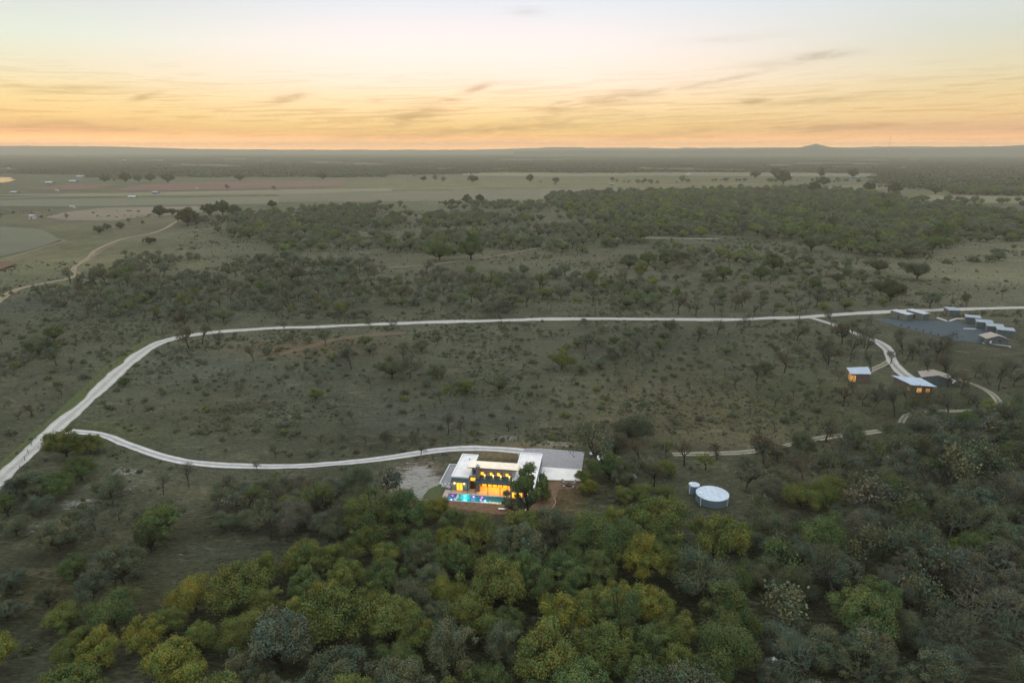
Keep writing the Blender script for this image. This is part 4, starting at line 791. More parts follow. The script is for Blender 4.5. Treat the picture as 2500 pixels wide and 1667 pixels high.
# utility poles and wires
POLE = pmat('weathered_pole', (.10, .085, .07), .9)
PL = [(1453, 775), (1929, 768), (1951, 786), (2321, 752), (1104, 519), (1029, 506), (1041, 506), (1215, 506), (2445, 735), (1700, 772), (1345, 770)]
for k, (cx, cy) in enumerate(PL):
    x, y = G(cx, cy); hh = 9 if y < 600 else 12; e = empty('utility_pole', (x, y, float(terr(x, y))), random.uniform(-.4, .4))
    lab = ['bare utility pole on the far side of the road, above the pool house roof', 'thin utility pole beyond the road, left of the lane turnoff', 'thin utility pole nearer the road at the lane turnoff', 'tall pole behind the dim cabin by the road', 'thin pole at the middle field edge', 'left pole of a close pair at the field edge', 'right pole of a close pair at the field edge', 'lone pole right of the two field oaks', 'pole at the right end of the road', 'pole among bare trees right of the road middle', 'short pole left of the road middle'][k]
    tag(e, lab, 'utility pole', 'utility poles'); MB().cyl(0, 0, -.3, hh, .16, .11, 7).build('post', POLE, e); MB().box(-1.1, 1.1, -.06, .06, hh - .7, hh - .55).build('crossarm', POLE, e)
# fence along the road's outer side
FE = [(20, 1212), (62, 1130), (113, 1032), (160, 990), (232, 935), (252, 920), (322, 862), (384, 829), (445, 815), (540, 797), (700, 791), (900, 788), (1150, 779), (1400, 775)]
fc = catmull(np.array([G(*p) for p in FE]), 5.0); fe = empty('fence', (0, 0, 0)); tag(fe, 'thin wire fence on dark posts along the outer side of the gravel road', 'fence')
W1 = MB()
idx = list(range(0, len(fc), max(1, len(fc) // 95)))
pme = MB().cyl(0, 0, -.3, 1.45, .08, .07, 6).build('post', POLE, fe); pm_ = pme.data
for n_, k in enumerate(idx):
    x, y = fc[k]; z = float(terr(x, y)); o = pme if n_ == 0 else pme.copy()
    if n_: COL.objects.link(o)
    o.parent = fe; o.location = (x, y, z)
for a_, b_ in zip(idx[:-1], idx[1:]):
    for hz in (.5, .95, 1.35): W1.bar((*fc[a_], float(terr(*fc[a_])) + hz), (*fc[b_], float(terr(*fc[b_])) + hz), .012, 3)
W1.build('wire', DARKM, fe)
x, y = G(393, 808); e = empty('ranch_gate', (x, y, float(terr(x, y)))); tag(e, 'old timber gate posts with a pale bar beyond the road bend', 'gate')
for q in (-2.2, .6, 2.4): MB().cyl(q, 0, -.3, 2.6, .22, .2, 8).build('post', POLE, e)
MB().bar((-2.1, 0, 1.9), (.5, 0, 2.1), .12).build('rail', pmat('pale_rail', (.3, .27, .2), .9), e)
# dark posts along the lot edge
POST0 = None
for k in range(7):
    x, y = P(2070 + k * 17, 748.5 + k * 4.4)
    if POST0 is None: POST0 = MB().cyl(0, 0, -.1, 1.0, .22, .2, 8).build('bollard', DARKM); o = POST0
    else: o = POST0.copy(); COL.objects.link(o)
    o.location = (x, y, 0); tag(o, ['leftmost', 'second', 'third', 'fourth', 'fifth', 'sixth', 'rightmost'][k] + ' dark wooden bollard along the near edge of the blue-grey lot', 'bollard', 'bollards along the lot')

# ------------------------------------------------------------------ vegetation
ITEMS = []   # dict(kind, x, y, R, tint, proto, zone, explicit)
def place(kind, cx, cy, w, tint, zone, proto=None):
    hc = 4.
    for _ in range(4):
        x, y = P(cx, cy, hc); f = y * math.cos(TH) + (H - hc) * math.sin(TH); R = w * K / 2 * f / F
        hc = {'oak': 1.2 + R * .42, 'grey': 1.2 + R * .45, 'bare': 1 + R * .95, 'shrub': R * .4}[kind]
    ITEMS.append(dict(kind=kind, x=x, y=y, R=R, tint=tint, proto=proto, zone=zone, ex=True))
BW = 'bottom wood'; 
for cx, cy, w, t in [(550, 1345, 150, 'olive'), (610, 1310, 80, 'olive'), (700, 1290, 110, 'olive'), (760, 1285, 80, 'olive'), (690, 1400, 90, 'yellow'), (745, 1370, 90, 'yellow'), (805, 1335, 110, 'olive'), (885, 1325, 100, 'green'), (862, 1210, 130, 'green'), (930, 1195, 110, 'green'),
    (830, 1250, 90, 'olive'), (960, 1250, 100, 'green'), (1045, 1290, 95, 'green'), (900, 1430, 150, 'olive'), (960, 1460, 110, 'olive'), (1135, 1350, 150, 'olive'), (1085, 1420, 120, 'olive'), (1200, 1320, 110, 'green'), (1290, 1420, 130, 'yellow'), (1370, 1400, 110, 'olive'),
    (1420, 1370, 90, 'yellow'), (1500, 1395, 130, 'yellow'), (1550, 1450, 120, 'olive'), (1480, 1300, 110, 'yellow'), (1550, 1310, 70, 'olive'), (1260, 1520, 170, 'olive'), (1160, 1490, 120, 'greygreen'), (1400, 1500, 150, 'olive'), (1040, 1510, 150, 'greygreen'), (640, 1490, 170, 'teal'), (560, 1540, 110, 'greygreen'),
    (790, 1540, 150, 'greygreen'), (1430, 1440, 120, 'green'), (1340, 1480, 100, 'greygreen'), (1500, 1490, 110, 'green'), (1640, 1250, 150, 'olive'), (1700, 1230, 90, 'olive')]:
    place('oak', cx, cy, w, t, BW)
LS = 'lower left slope'
for cx, cy, w, t in [(230, 1490, 110, 'yellow'), (180, 1475, 80, 'olive'), (330, 1460, 110, 'yellow'), (390, 1440, 80, 'olive'), (160, 1500, 80, 'olive'), (400, 1530, 150, 'yellow'), (140, 1410, 90, 'olive'), (280, 1310, 110, 'greygreen'), (370, 1205, 110, 'green'), (345, 1240, 80, 'dark'), (130, 1235, 100, 'greygreen'), (165, 1300, 70, 'green'), (20, 1330, 70, 'teal'), (210, 1350, 80, 'teal'), (10, 1400, 60, 'teal')]:
    place('oak', cx, cy, w, t, LS)
JN = 'junction thicket'
for cx, cy, w, t in [(150, 1030, 90, 'olive'), (205, 1022, 70, 'olive'), (185, 1080, 80, 'green'), (130, 1115, 80, 'green'), (80, 1120, 80, 'greygreen'), (30, 1130, 70, 'teal'), (15, 1165, 60, 'green')]:
    place('oak', cx, cy, w, t, JN)
HN = 'pool house garden'
for cx, cy, w, t in [(1000, 1165, 70, 'yellow'), (970, 1175, 70, 'olive'), (1040, 1190, 60, 'green'), (1340, 1092, 46, 'olive'), (1355, 1115, 44, 'yellow'), (1400, 1075, 80, 'green'), (1440, 1095, 70, 'greygreen'), (1245, 1130, 46, 'olive')]: place('oak', cx, cy, w, t, HN)
def hero(bx, by, R, tint, proto, zone, kind='oak', tall=1.0):
    x, y = P(bx, by); ITEMS.append(dict(kind=kind, x=x, y=y, R=R, tint=tint, proto=proto, zone=zone, ex=True, tall=tall))
hero(1210, 1190, 5.3, 'green', 8, HN); hero(1180, 1182, 3.7, 'greygreen', 9, HN)
hero(1366, 1072, 6.6, 'greygreen', 2, HN, 'bare', 1.15)
for k_, (bx, by, R_h) in enumerate([(1936, 933, 3.6), (2004, 943, 4.2), (1981, 931, 3.0), (2054, 957, 3.8), (2098, 957, 3.8), (1900, 849, 4.2), (1925, 877, 2.6), (2001, 853, 3.2), (2046, 836, 2.8), (2082, 931, 3.4), (2208, 905, 3.2), (2131, 873, 3.6), (2169, 867, 3.8), (2181, 863, 3.4), (2239, 867, 3.2),
        (2293, 897, 3.6), (1985, 799, 3.2), (1910, 747, 4.2), (1988, 759, 3.4), (2083, 826, 2.8), (2095, 827, 3.0), (1960, 905, 2.8), (2120, 940, 3.0), (2030, 915, 2.4), (2150, 830, 4.0), (2110, 805, 3.6)]): hero(bx, by, R_h, ['brown', 'grey'][k_ % 2], [0, 1, 3, 4][k_ % 4], 'grove around lit houses', 'bare', 1.4)
MG = 'slope inside road loop'
for cx, cy, w, t in [(805, 820, 56, 'grey'), (940, 838, 60, 'brown'), (1345, 786, 34, 'grey'), (1465, 795, 30, 'grey'), (1783, 908, 44, 'teal'), (1740, 850, 44, 'brown'), (1805, 826, 54, 'brown'), (1905, 805, 60, 'brown'), (1605, 760, 44, 'brown'), (1650, 742, 50, 'teal'), (1705, 738, 50, 'brown'), (1835, 760, 40, 'grey'),
    (810, 944, 36, 'grey'), (885, 1008, 38, 'brown'), (955, 998, 30, 'grey'), (1055, 978, 56, 'brown'), (1030, 970, 40, 'brown'), (966, 1026, 28, 'grey'), (590, 1056, 34, 'grey'), (730, 1035, 34, 'grey'), (630, 1030, 30, 'grey'), (1690, 870, 36, 'grey'), (1500, 800, 34, 'grey'), (1345, 740, 30, 'grey'), (1850, 1060, 100, 'brown'), (1900, 985, 50, 'brown'), (1560, 700, 40, 'brown'), (850, 870, 50, 'grey')]:
    place('bare', cx, cy, w, t, MG)
for cx, cy, w, t in [(900, 850, 66, 'greygreen'), (1070, 885, 44, 'olive'), (1145, 880, 44, 'greygreen'), (1290, 830, 56, 'olive'), (725, 905, 34, 'olive'), (1760, 845, 40, 'greygreen')]: place('grey', cx, cy, w, t, MG)
place('grey', 1455, 988, 84, 'greygreen', HN); place('bare', 1505, 1080, 70, 'brown', HN)
RB = 'main road verge'
for cx, cy, w, t in [(430, 772, 50, 'brown'), (462, 765, 44, 'brown'), (500, 772, 34, 'grey'), (652, 744, 22, 'grey'), (850, 736, 26, 'grey'), (905, 738, 26, 'grey'), (1152, 728, 22, 'grey'), (70, 940, 34, 'brown'), (40, 950, 30, 'grey'), (125, 815, 44, 'teal'), (160, 830, 30, 'grey')]: place('bare', cx, cy, w, t, RB)
place('oak', 284, 878, 28, 'green', RB); place('grey', 88, 795, 62, 'greygreen', RB); place('oak', 122, 768, 44, 'green', RB)
LW = 'wood left of the house'
for cx, cy, w, t in [(430, 1090, 48, 'grey'), (372, 1110, 44, 'teal'), (540, 1145, 56, 'grey'), (495, 1155, 44, 'grey'), (270, 1165, 50, 'grey'), (215, 1185, 60, 'teal'), (880, 1115, 80, 'grey'), (640, 1130, 56, 'grey'), (520, 1165, 40, 'brown')]: place('bare', cx, cy, w, t, LW)
RP = 'upper right pasture'
for cx, cy, w, t in [(2047, 672, 74, 'dark'), (2020, 611, 46, 'dark'), (1862, 602, 18, 'olive'), (1868, 651, 34, 'green'), (1778, 612, 42, 'green'), (1748, 630, 42, 'green')]: place('oak', cx, cy, w, t, RP)
for cx, cy, w, t in [(2108, 627, 56, 'greygreen'), (1925, 638, 32, 'greygreen'), (1630, 633, 42, 'greygreen'), (1662, 630, 44, 'green'), (1885, 668, 26, 'teal'), (1920, 555, 36, 'teal'), (1865, 562, 50, 'greygreen')]: place('grey', cx, cy, w, t, RP)
for cx, cy, w, t in [(2138, 686, 40, 'teal'), (2222, 688, 26, 'brown'), (2195, 690, 24, 'grey')]: place('bare', cx, cy, w, t, RP)
FO = 'distant fields'
for cx, cy, w, t in [(973, 411, 18, 'dark'), (1018, 413, 16, 'dark'), (1000, 410, 14, 'dark'), (1086, 413, 24, 'dark'), (1218, 413, 21, 'dark'), (1277, 415, 20, 'dark'), (1072, 461, 24, 'dark'), (1101, 460, 24, 'dark'), (1567, 411, 16, 'dark'), (1735, 403, 26, 'dark'), (1780, 401, 28, 'dark'), (1800, 414, 34, 'dark'), (1893, 420, 28, 'dark'), (1870, 436, 30, 'dark'), (1996, 433, 30, 'dark'), (1960, 402, 30, 'dark'), (1885, 404, 22, 'dark'),
    (366, 492, 30, 'dark'), (395, 488, 26, 'dark'), (425, 489, 20, 'dark'), (480, 486, 40, 'dark'), (510, 484, 40, 'dark'), (540, 490, 36, 'dark'), (625, 471, 22, 'dark'), (342, 552, 27, 'dark'), (430, 505, 50, 'dark'), (240, 413, 20, 'dark'), (262, 412, 16, 'dark'), (288, 413, 26, 'dark'), (318, 413, 20, 'dark'), (345, 412, 22, 'dark'), (385, 413, 30, 'dark'), (550, 410, 24, 'dark'), (740, 408, 20, 'dark'), (2055, 440, 30, 'dark'), (2150, 440, 26, 'dark')]: place('oak', cx, cy, w, t, FO)
for cx, cy, w, t in [(151, 495, 14, 'brown'), (298, 505, 18, 'brown'), (325, 510, 12, 'brown'), (520, 430, 14, 'brown'), (630, 432, 12, 'brown'), (2038, 442, 14, 'brown'), (288, 580, 22, 'brown')]: place('bare', cx, cy, w, t, FO)
for cx, cy, w, t in [(275, 517, 20, 'greygreen'), (226, 527, 26, 'greygreen'), (245, 520, 20, 'greygreen')]: place('grey', cx, cy, w, t, FO)
SC = 'scrub beyond the road'
for cx, cy, w, t in [(1470, 628, 40, 'olive'), (1500, 646, 26, 'lime'), (1445, 604, 46, 'greygreen'), (1560, 590, 44, 'greygreen'), (1082, 580, 64, 'green'), (1010, 585, 50, 'green'), (1490, 595, 40, 'green'), (1530, 600, 40, 'green'), (2196, 1250, 34, 'lime')]: place('oak', cx, cy, w, t, SC if cy < 1000 else BW)

def inpoly(x, y, poly):
    c = False; j = len(poly) - 1
    for i in range(len(poly)):
        xi, yi = poly[i]; xj, yj = poly[j]
        if (yi > y) != (yj > y) and x < (xj - xi) * (y - yi) / (yj - yi) + xi: c = not c
        j = i
    return c
def near_road(x, y, pad):
    for c, hw_ in ROADS:
        if np.min(np.hypot(c[:, 0] - x, c[:, 1] - y)) < hw_ + pad: return True
    return False
GRID = {}
def gput(x, y, R): GRID.setdefault((int(x // 20), int(y // 20)), []).append((x, y, R))
def gclash(x, y, R, f):
    n = 1 + int((R + 14) // 20)
    for i in range(int(x // 20) - n, int(x // 20) + n + 1):
        for j in range(int(y // 20) - n, int(y // 20) + n + 1):
            for a, b, r in GRID.get((i, j), ()):
                if math.hypot(a - x, b - y) < (R + r) * f: return True
    return False
for it in ITEMS: gput(it['x'], it['y'], it['R'])
def local(x, y):  # house frame
    dx = x - HO[0]; dy = y - HO[1]; return dx * math.cos(HA) - dy * math.sin(HA), dx * math.sin(HA) + dy * math.cos(HA)
def blocked(x, y, R):
    u, v = local(x, y)
    if -5 - R * .8 < u < 34 + R * .5 and -9 - R * .7 < v < 31: return True
    if -20 < u < -4 and -6 < v < 12: return True
    if math.hypot(x - tx, y - ty) < 7 + R: return True
    if 24 < u < 60 and 3 < v < 14 and math.hypot(x - G(1546, 1166)[0], y - G(1546, 1166)[1]) < 5 + R: return True
    px, py, _ = proj(x, y)
    if 1550 < px < 1710 and 1080 < py < 1235: return True
    if 2000 < px < 2330 and 728 < py < 800: return True
    if 2190 < px < 2350 and 795 < py < 862: return True
    if 1940 < px < 2165 and 835 < py < 905 : return True
    if 2020 < px < 2160 and 905 < py < 935 and R > 2.5: return True
    return False
def hides_road(x, y, R):
    for z in (R * .7, R * 1.3):
        px, py, f = proj(x, y, z); gx_, gy_ = P(px, py)
        if near_road(gx_, gy_, .8): return True
    return False
_lat = np.random.default_rng(3).random((256, 256))
def vn1(x, y):
    xi = np.floor(x).astype(int); yi = np.floor(y).astype(int); fx_ = x - xi; fy_ = y - yi; fx_ = fx_ * fx_ * (3 - 2 * fx_); fy_ = fy_ * fy_ * (3 - 2 * fy_)
    g = lambda a, b: _lat[a % 256, b % 256]
    return (g(xi, yi) * (1 - fx_) + g(xi + 1, yi) * fx_) * (1 - fy_) + (g(xi, yi + 1) * (1 - fx_) + g(xi + 1, yi + 1) * fx_) * fy_
def vn(x, y, sc=60.):
    x = np.asarray(x, float) / sc + 71.3; y = np.asarray(y, float) / sc + 33.7
    return (vn1(x, y) + .55 * vn1(x * 2.1 + 9, y * 2.1) + .35 * vn1(x * 4.7, y * 4.7 + 5)) / 1.9
def fill(kind, poly, spacing, size, tints, zone, n, overlap=.8, seed=0, noise=0):
    r = random.Random(seed + 77); xs = [p[0] for p in poly]; ys = [p[1] for p in poly]
    gp_ = [P(*p) for p in poly]; gxs = [p[0] for p in gp_]; gys = [p[1] for p in gp_]; cnt = 0
    for _ in range(n):
        x = r.uniform(min(gxs), max(gxs)); y = r.uniform(min(gys), max(gys)); px, py, f = proj(x, y)
        if not inpoly(px, py, poly): continue
        if noise and float(vn(x, y, 22 * noise)) < r.uniform(.40, .54): continue
        R = r.uniform(*size) * (1 if r.random() > .15 else 1.2)
        if near_road(x, y, R * .55) or blocked(x, y, R) or gclash(x, y, R * spacing, overlap) or (y < 330 and zone != RB and r.random() < .92 and hides_road(x, y, R)): continue
        t = r.choice(tints); gput(x, y, R * spacing); ITEMS.append(dict(kind=kind if isinstance(kind, str) else r.choice(kind), x=x, y=y, R=R, tint=t, proto=None, zone=zone, ex=False)); cnt += 1
    return cnt
OG = ['olive', 'olive', 'green', 'greygreen', 'yellow', 'green']; GG = ['greygreen', 'teal', 'greygreen', 'grey', 'green', 'teal']
Z = {}
Z['a'] = fill(['oak', 'oak', 'oak', 'grey'], [(440, 1400), (560, 1340), (740, 1320), (800, 1270), (930, 1220), (1080, 1250), (1330, 1235), (1500, 1210), (1620, 1270), (1700, 1330), (1680, 1600), (1560, 1750), (420, 1750), (560, 1450)], .84, (3.4, 7.8), OG, BW, 4000, seed=1)
Z['b'] = fill(['grey', 'bare', 'oak', 'bare', 'grey'], [(1640, 1290), (1760, 1250), (1860, 1290), (1960, 1190), (2060, 1050), (2160, 990), (2400, 930), (2500, 1200), (2500, 1750), (1700, 1750), (1760, 1400)], .78, (3.2, 6.0), GG, 'lower right wood', 5000, seed=2)
Z['c'] = fill(['oak', 'oak', 'grey'], [(0, 1420), (200, 1420), (450, 1460), (560, 1500), (520, 1750), (-100, 1750), (-100, 1420)], 1.35, (3.0, 5.5), OG, LS, 700, seed=3)
Z['d'] = fill(['grey', 'bare', 'oak'], [(-60, 1170), (200, 1120), (420, 1190), (330, 1400), (-60, 1420)], 1.9, (2.2, 4.2), GG, LS, 500, seed=4)
Z['e'] = fill(['grey', 'bare', 'bare', 'grey'], [(500, 1140), (700, 1130), (860, 1120), (915, 1130), (915, 1180), (850, 1235), (640, 1240), (490, 1210)], .8, (2.6, 4.6), ['greygreen', 'grey', 'greygreen', 'olive', 'brown'], LW, 1800, seed=5)
Z['f'] = fill(['grey', 'bare', 'bare'], [(1400, 1040), (1600, 1055), (1800, 1050), (1980, 1010), (2160, 950), (2000, 1150), (1860, 1230), (1700, 1180), (1560, 1200), (1420, 1160)], .95, (2.6, 4.8), ['greygreen', 'brown', 'grey', 'olive'], 'wood beside the tanks', 1500, seed=6)
Z['g'] = fill('bare', [(1930, 780), (2060, 760), (2352, 800), (2420, 960), (2100, 960), (1940, 900)], 1.0, (2.8, 4.6), ['brown', 'grey', 'brown', 'teal'], 'grove around lit houses', 900, seed=7)
Z['h'] = fill(['grey', 'oak', 'bare'], [(2000, 950), (2352, 940), (2450, 1020), (2100, 1000)], .8, (2.6, 4.2), GG, 'lower right wood', 500, seed=8)
Z['i2'] = fill(['oak', 'grey', 'bare', 'shrub'], [(1240, 470), (1330, 510), (1520, 560), (1900, 610), (2140, 610), (2352, 565), (2352, 590), (2100, 640), (1850, 640), (1450, 590), (1200, 520)], 1.5, (2.5, 6), ['green', 'olive', 'greygreen', 'grey'], 'wood beyond the scrub', 1500, seed=29, noise=1.5)
Z['i'] = fill(['oak', 'oak', 'grey', 'bare'], [(1245, 462), (1290, 448), (1500, 443), (1850, 436), (2000, 448), (2110, 480), (2352, 492), (2500, 500), (2500, 545), (2200, 560), (2130, 590), (1950, 585), (1880, 560), (1700, 545), (1520, 545), (1330, 500)], .8, (3.2, 8.5), ['green', 'dark', 'green', 'olive', 'greygreen', 'grey'], 'wood beyond the scrub', 9000, seed=9, noise=0)
Z['j'] = fill(['grey', 'grey', 'oak', 'bare'], [(430, 510), (620, 487), (820, 474), (1000, 470), (1240, 470), (1330, 510), (1500, 550), (1350, 590), (1100, 570), (1000, 600), (820, 575), (660, 585), (560, 560)], 1.1, (3.6, 6.5), ['greygreen', 'green', 'grey', 'grey', 'teal'], 'thicket beyond scrub', 5000, seed=10, noise=3)
Z['k'] = fill(['bare', 'bare', 'grey', 'bare', 'shrub'], [(60, 700), (300, 590), (560, 590), (1000, 620), (1500, 640), (1500, 715), (800, 728), (430, 745), (200, 730)], 1.0, (1.8, 5), ['greygreen', 'grey', 'teal', 'brown', 'grey', 'olive'], SC, 5500, seed=11, noise=2)
Z['l'] = fill(['bare', 'grey', 'shrub', 'oak'], [(1500, 570), (1800, 570), (2000, 600), (2100, 700), (1900, 715), (1500, 720)], 1.9, (1.8, 3.6), ['greygreen', 'olive', 'green', 'grey'], SC, 900, seed=12)
Z['m'] = fill(['shrub', 'bare'], [(200, 800), (600, 770), (1880, 745), (1980, 800), (1900, 990), (1500, 1030), (1050, 1020), (600, 1060), (250, 990)], 1.6, (.8, 1.9), ['olive', 'brown', 'grey', 'greygreen', 'greygreen'], MG, 2200, seed=13, noise=1.8)
Z['n'] = fill(['bare', 'grey'], [(560, 790), (1880, 750), (1980, 800), (1850, 980), (1500, 1020), (1050, 1010), (600, 1050)], 1.7, (1.8, 4.0), ['brown', 'grey', 'greygreen', 'grey'], MG, 1300, seed=14, noise=3)
Z['o'] = fill(['bare', 'shrub'], [(0, 730), (300, 760), (230, 860), (0, 1040)], 2.4, (1.2, 2.6), ['grey', 'olive', 'greygreen'], RB, 300, seed=15)
Z['p'] = fill(['grey', 'bare'], [(1900, 470), (2200, 470), (2300, 500), (2100, 530), (1950, 510)], 1.1, (4, 6), ['grey', 'teal', 'brown'], 'wood beyond the scrub', 400, seed=16)
for q_, pl_ in enumerate([[(180, 403), (960, 402), (960, 407), (180, 409)], [(1240, 419), (1980, 414), (1980, 419), (1240, 424)], [(2000, 448), (2352, 460), (2352, 474), (2000, 462)]]):
    Z['h%d' % q_] = fill(['oak', 'grey', 'bare'], pl_, 1.3, (3, 7), ['dark', 'green', 'greygreen', 'grey'], FO, 260, seed=40 + q_, noise=4)
Z['q'] = fill(['oak', 'grey'], [(2180, 436), (2400, 440), (2400, 452), (2180, 447)], .9, (5, 9), ['dark', 'green'], FO, 800, seed=17)
Z['r'] = fill('bare', [(1500, 690), (1950, 680), (1980, 722), (1500, 728)], 1.2, (2.4, 4.2), ['brown', 'grey', 'teal'], RB, 300, seed=18)
print('FILL', Z, len(ITEMS))

# pick the individuals: up to 290 of a kind that show largest
for it in ITEMS:
    px, py, f = proj(it['x'], it['y'], it['R'] * .6); it['px'], it['py'], it['f'] = px, py, f
    m_ = it['R'] * F / f / K; it['vis'] = -60 < px < 2412 and -20 < py < 1568 + m_; it['size'] = it['R'] / f * (1 if it['vis'] else .01) * (3 if it['ex'] else 1)
LIM = {'tree': 290, 'bare': 295, 'shrub': 170}
cls = lambda it: {'oak': 'tree', 'grey': 'tree', 'bare': 'bare', 'shrub': 'shrub'}[it['kind']]
IND = []; REST = {'tree': [], 'bare': [], 'shrub': []}
for c in LIM:
    L_ = sorted([i for i in ITEMS if cls(i) == c], key=lambda i: -i['size']); IND += [i for i in L_[:LIM[c]] if i['vis']]
    REST[c] += [i for i in L_[:LIM[c]] if not i['vis']] + L_[LIM[c]:]
def ordw(n):
    one = ['', 'first', 'second', 'third', 'fourth', 'fifth', 'sixth', 'seventh', 'eighth', 'ninth', 'tenth', 'eleventh', 'twelfth', 'thirteenth', 'fourteenth', 'fifteenth', 'sixteenth', 'seventeenth', 'eighteenth', 'nineteenth']
    if n < 20: return one[n]
    t = {2: 'twent', 3: 'thirt', 4: 'fort', 5: 'fift', 6: 'sixt', 7: 'sevent', 8: 'eight', 9: 'ninet'}[n // 10]
    return t + 'ieth' if n % 10 == 0 else t + 'y-' + one[n % 10]
def sizew(it):
    w = it['R'] * 2; return 'broad' if w > 10.5 else ('medium' if w > 7 else 'small')
fam = {}
_big = {}
for it in IND: _big.setdefault(it['zone'], []).append(it)
for zn, L_ in _big.items():
    L_.sort(key=lambda i: i['y']); n = len(L_)
    for k, it in enumerate(L_): it['part'] = '' if n < 24 else ('nearer ', 'middle ', 'farther ')[min(2, 3 * k // n)]
for it in IND:
    noun = {'oak': 'oak', 'grey': 'sparse tree', 'bare': 'bare tree', 'shrub': 'bush'}[it['kind']]
    fam.setdefault((sizew(it), WORD[it['tint']], noun, it['part'] + it['zone']), []).append(it)
for (sz, wd, noun, zone), L_ in fam.items():
    L_.sort(key=lambda i: i['px'])
    for k, it in enumerate(L_):
        if len(L_) == 1: it['label'] = f'the only {sz} {wd} {noun} in the {zone}'
        elif k == 0: it['label'] = f'{sz} {wd} {noun}, leftmost such in the {zone}'
        elif k == len(L_) - 1: it['label'] = f'{sz} {wd} {noun}, rightmost such in the {zone}'
        else: it['label'] = f'{sz} {wd} {noun}, {ordw(k + 1)} from left in the {zone}'
SC_ = {'a': 0}
for n_, it in enumerate(sorted(IND, key=lambda i: i['y'])):
    r = random.Random(n_ * 13 + 5); z = float(terr(it['x'], it['y'])); rz = r.uniform(0, 6.28); t = TINT[it['tint']]; jit = r.uniform(.88, 1.14); col = (t[0] * jit * r.uniform(.94, 1.06), t[1] * jit, t[2] * jit, 1)
    if it['kind'] == 'shrub':
        me, R0 = r.choice(SHR); o = bpy.data.objects.new('shrub', me); COL.objects.link(o); s = it['R'] / R0; o.location = (it['x'], it['y'], z - .05); o.scale = (s, s, s * r.uniform(.8, 1.15)); o.rotation_euler = (0, 0, rz); o.color = col
        tag(o, it['label'], 'shrub', 'shrubs in the ' + it['zone']); continue
    lst = {'oak': OAK, 'grey': GREY, 'bare': BARE}[it['kind']]; pr = lst[it['proto']] if it['proto'] is not None else r.choice(lst[:8]); tr_, cr_, R0, hc0 = pr; s = it['R'] / R0
    e = empty({'oak': 'oak_tree', 'grey': 'oak_tree', 'bare': 'bare_tree'}[it['kind']], (it['x'], it['y'], z), rz); zs = r.uniform(.88, 1.15) * it.get('tall', 1.15 if it['kind'] == 'bare' else 1); e.scale = (s, s, s * zs); e.empty_display_size = .3
    tag(e, it['label'], {'oak': 'oak tree', 'grey': 'oak tree', 'bare': 'bare tree'}[it['kind']], ('oaks' if it['kind'] != 'bare' else 'bare trees') + ' in the ' + it['zone'])
    for nm, md in (('trunk', tr_), ('crown', cr_)):
        o = bpy.data.objects.new(nm, md); COL.objects.link(o); o.parent = e
        if nm == 'crown': o.color = col

# the rest, far too many to count: instanced as one object of each kind
def scatter(name, pts, protos):
    "pts: rows x,y,z,rot,scale,index"
    pc = bpy.data.collections.new(name + '_kinds')
    for k, (me) in enumerate(protos):
        o = bpy.data.objects.new(f'{name}_kind_{k:02d}', me); pc.objects.link(o)
    pts = np.asarray(pts, dtype=np.float32); me = bpy.data.meshes.new(name); me.vertices.add(len(pts)); me.vertices.foreach_set('co', np.ascontiguousarray(pts[:, :3]).ravel())
    for nm, c in (('rot', 3), ('scl', 4)): a = me.attributes.new(nm, 'FLOAT', 'POINT'); a.data.foreach_set('value', np.ascontiguousarray(pts[:, c]))
    a = me.attributes.new('pick', 'INT', 'POINT'); a.data.foreach_set('value', pts[:, 5].astype(np.int32))
    o = bpy.data.objects.new(name, me); COL.objects.link(o); tag(o, kind='stuff')
    ng = bpy.data.node_groups.new(name, 'GeometryNodeTree'); ng.interface.new_socket('Geometry', in_out='INPUT', socket_type='NodeSocketGeometry'); ng.interface.new_socket('Geometry', in_out='OUTPUT', socket_type='NodeSocketGeometry')
    n = ng.nodes; l = ng.links; gi = n.new('NodeGroupInput'); gou = n.new('NodeGroupOutput'); ci = n.new('GeometryNodeCollectionInfo'); ci.inputs['Collection'].default_value = pc; ci.inputs['Separate Children'].default_value = True; ci.inputs['Reset Children'].default_value = True
    ip = n.new('GeometryNodeInstanceOnPoints'); ip.inputs['Pick Instance'].default_value = True
    def at(nm, ty):
        q = n.new('GeometryNodeInputNamedAttribute'); q.data_type = ty; q.inputs['Name'].default_value = nm; return q.outputs[0]
    cx = n.new('ShaderNodeCombineXYZ'); l.new(at('rot', 'FLOAT'), cx.inputs[2])
    l.new(gi.outputs[0], ip.inputs['Points']); l.new(ci.outputs[0], ip.inputs['Instance']); l.new(at('pick', 'INT'), ip.inputs['Instance Index']); l.new(cx.outputs[0], ip.inputs['Rotation']); l.new(at('scl', 'FLOAT'), ip.inputs['Scale']); l.new(ip.outputs[0], gou.inputs[0])
    md = o.modifiers.new('scatter', 'NODES'); md.node_group = ng; return o
def recol(me, mat):
    m2 = me.copy(); m2.materials.clear(); m2.materials.append(mat); return m2
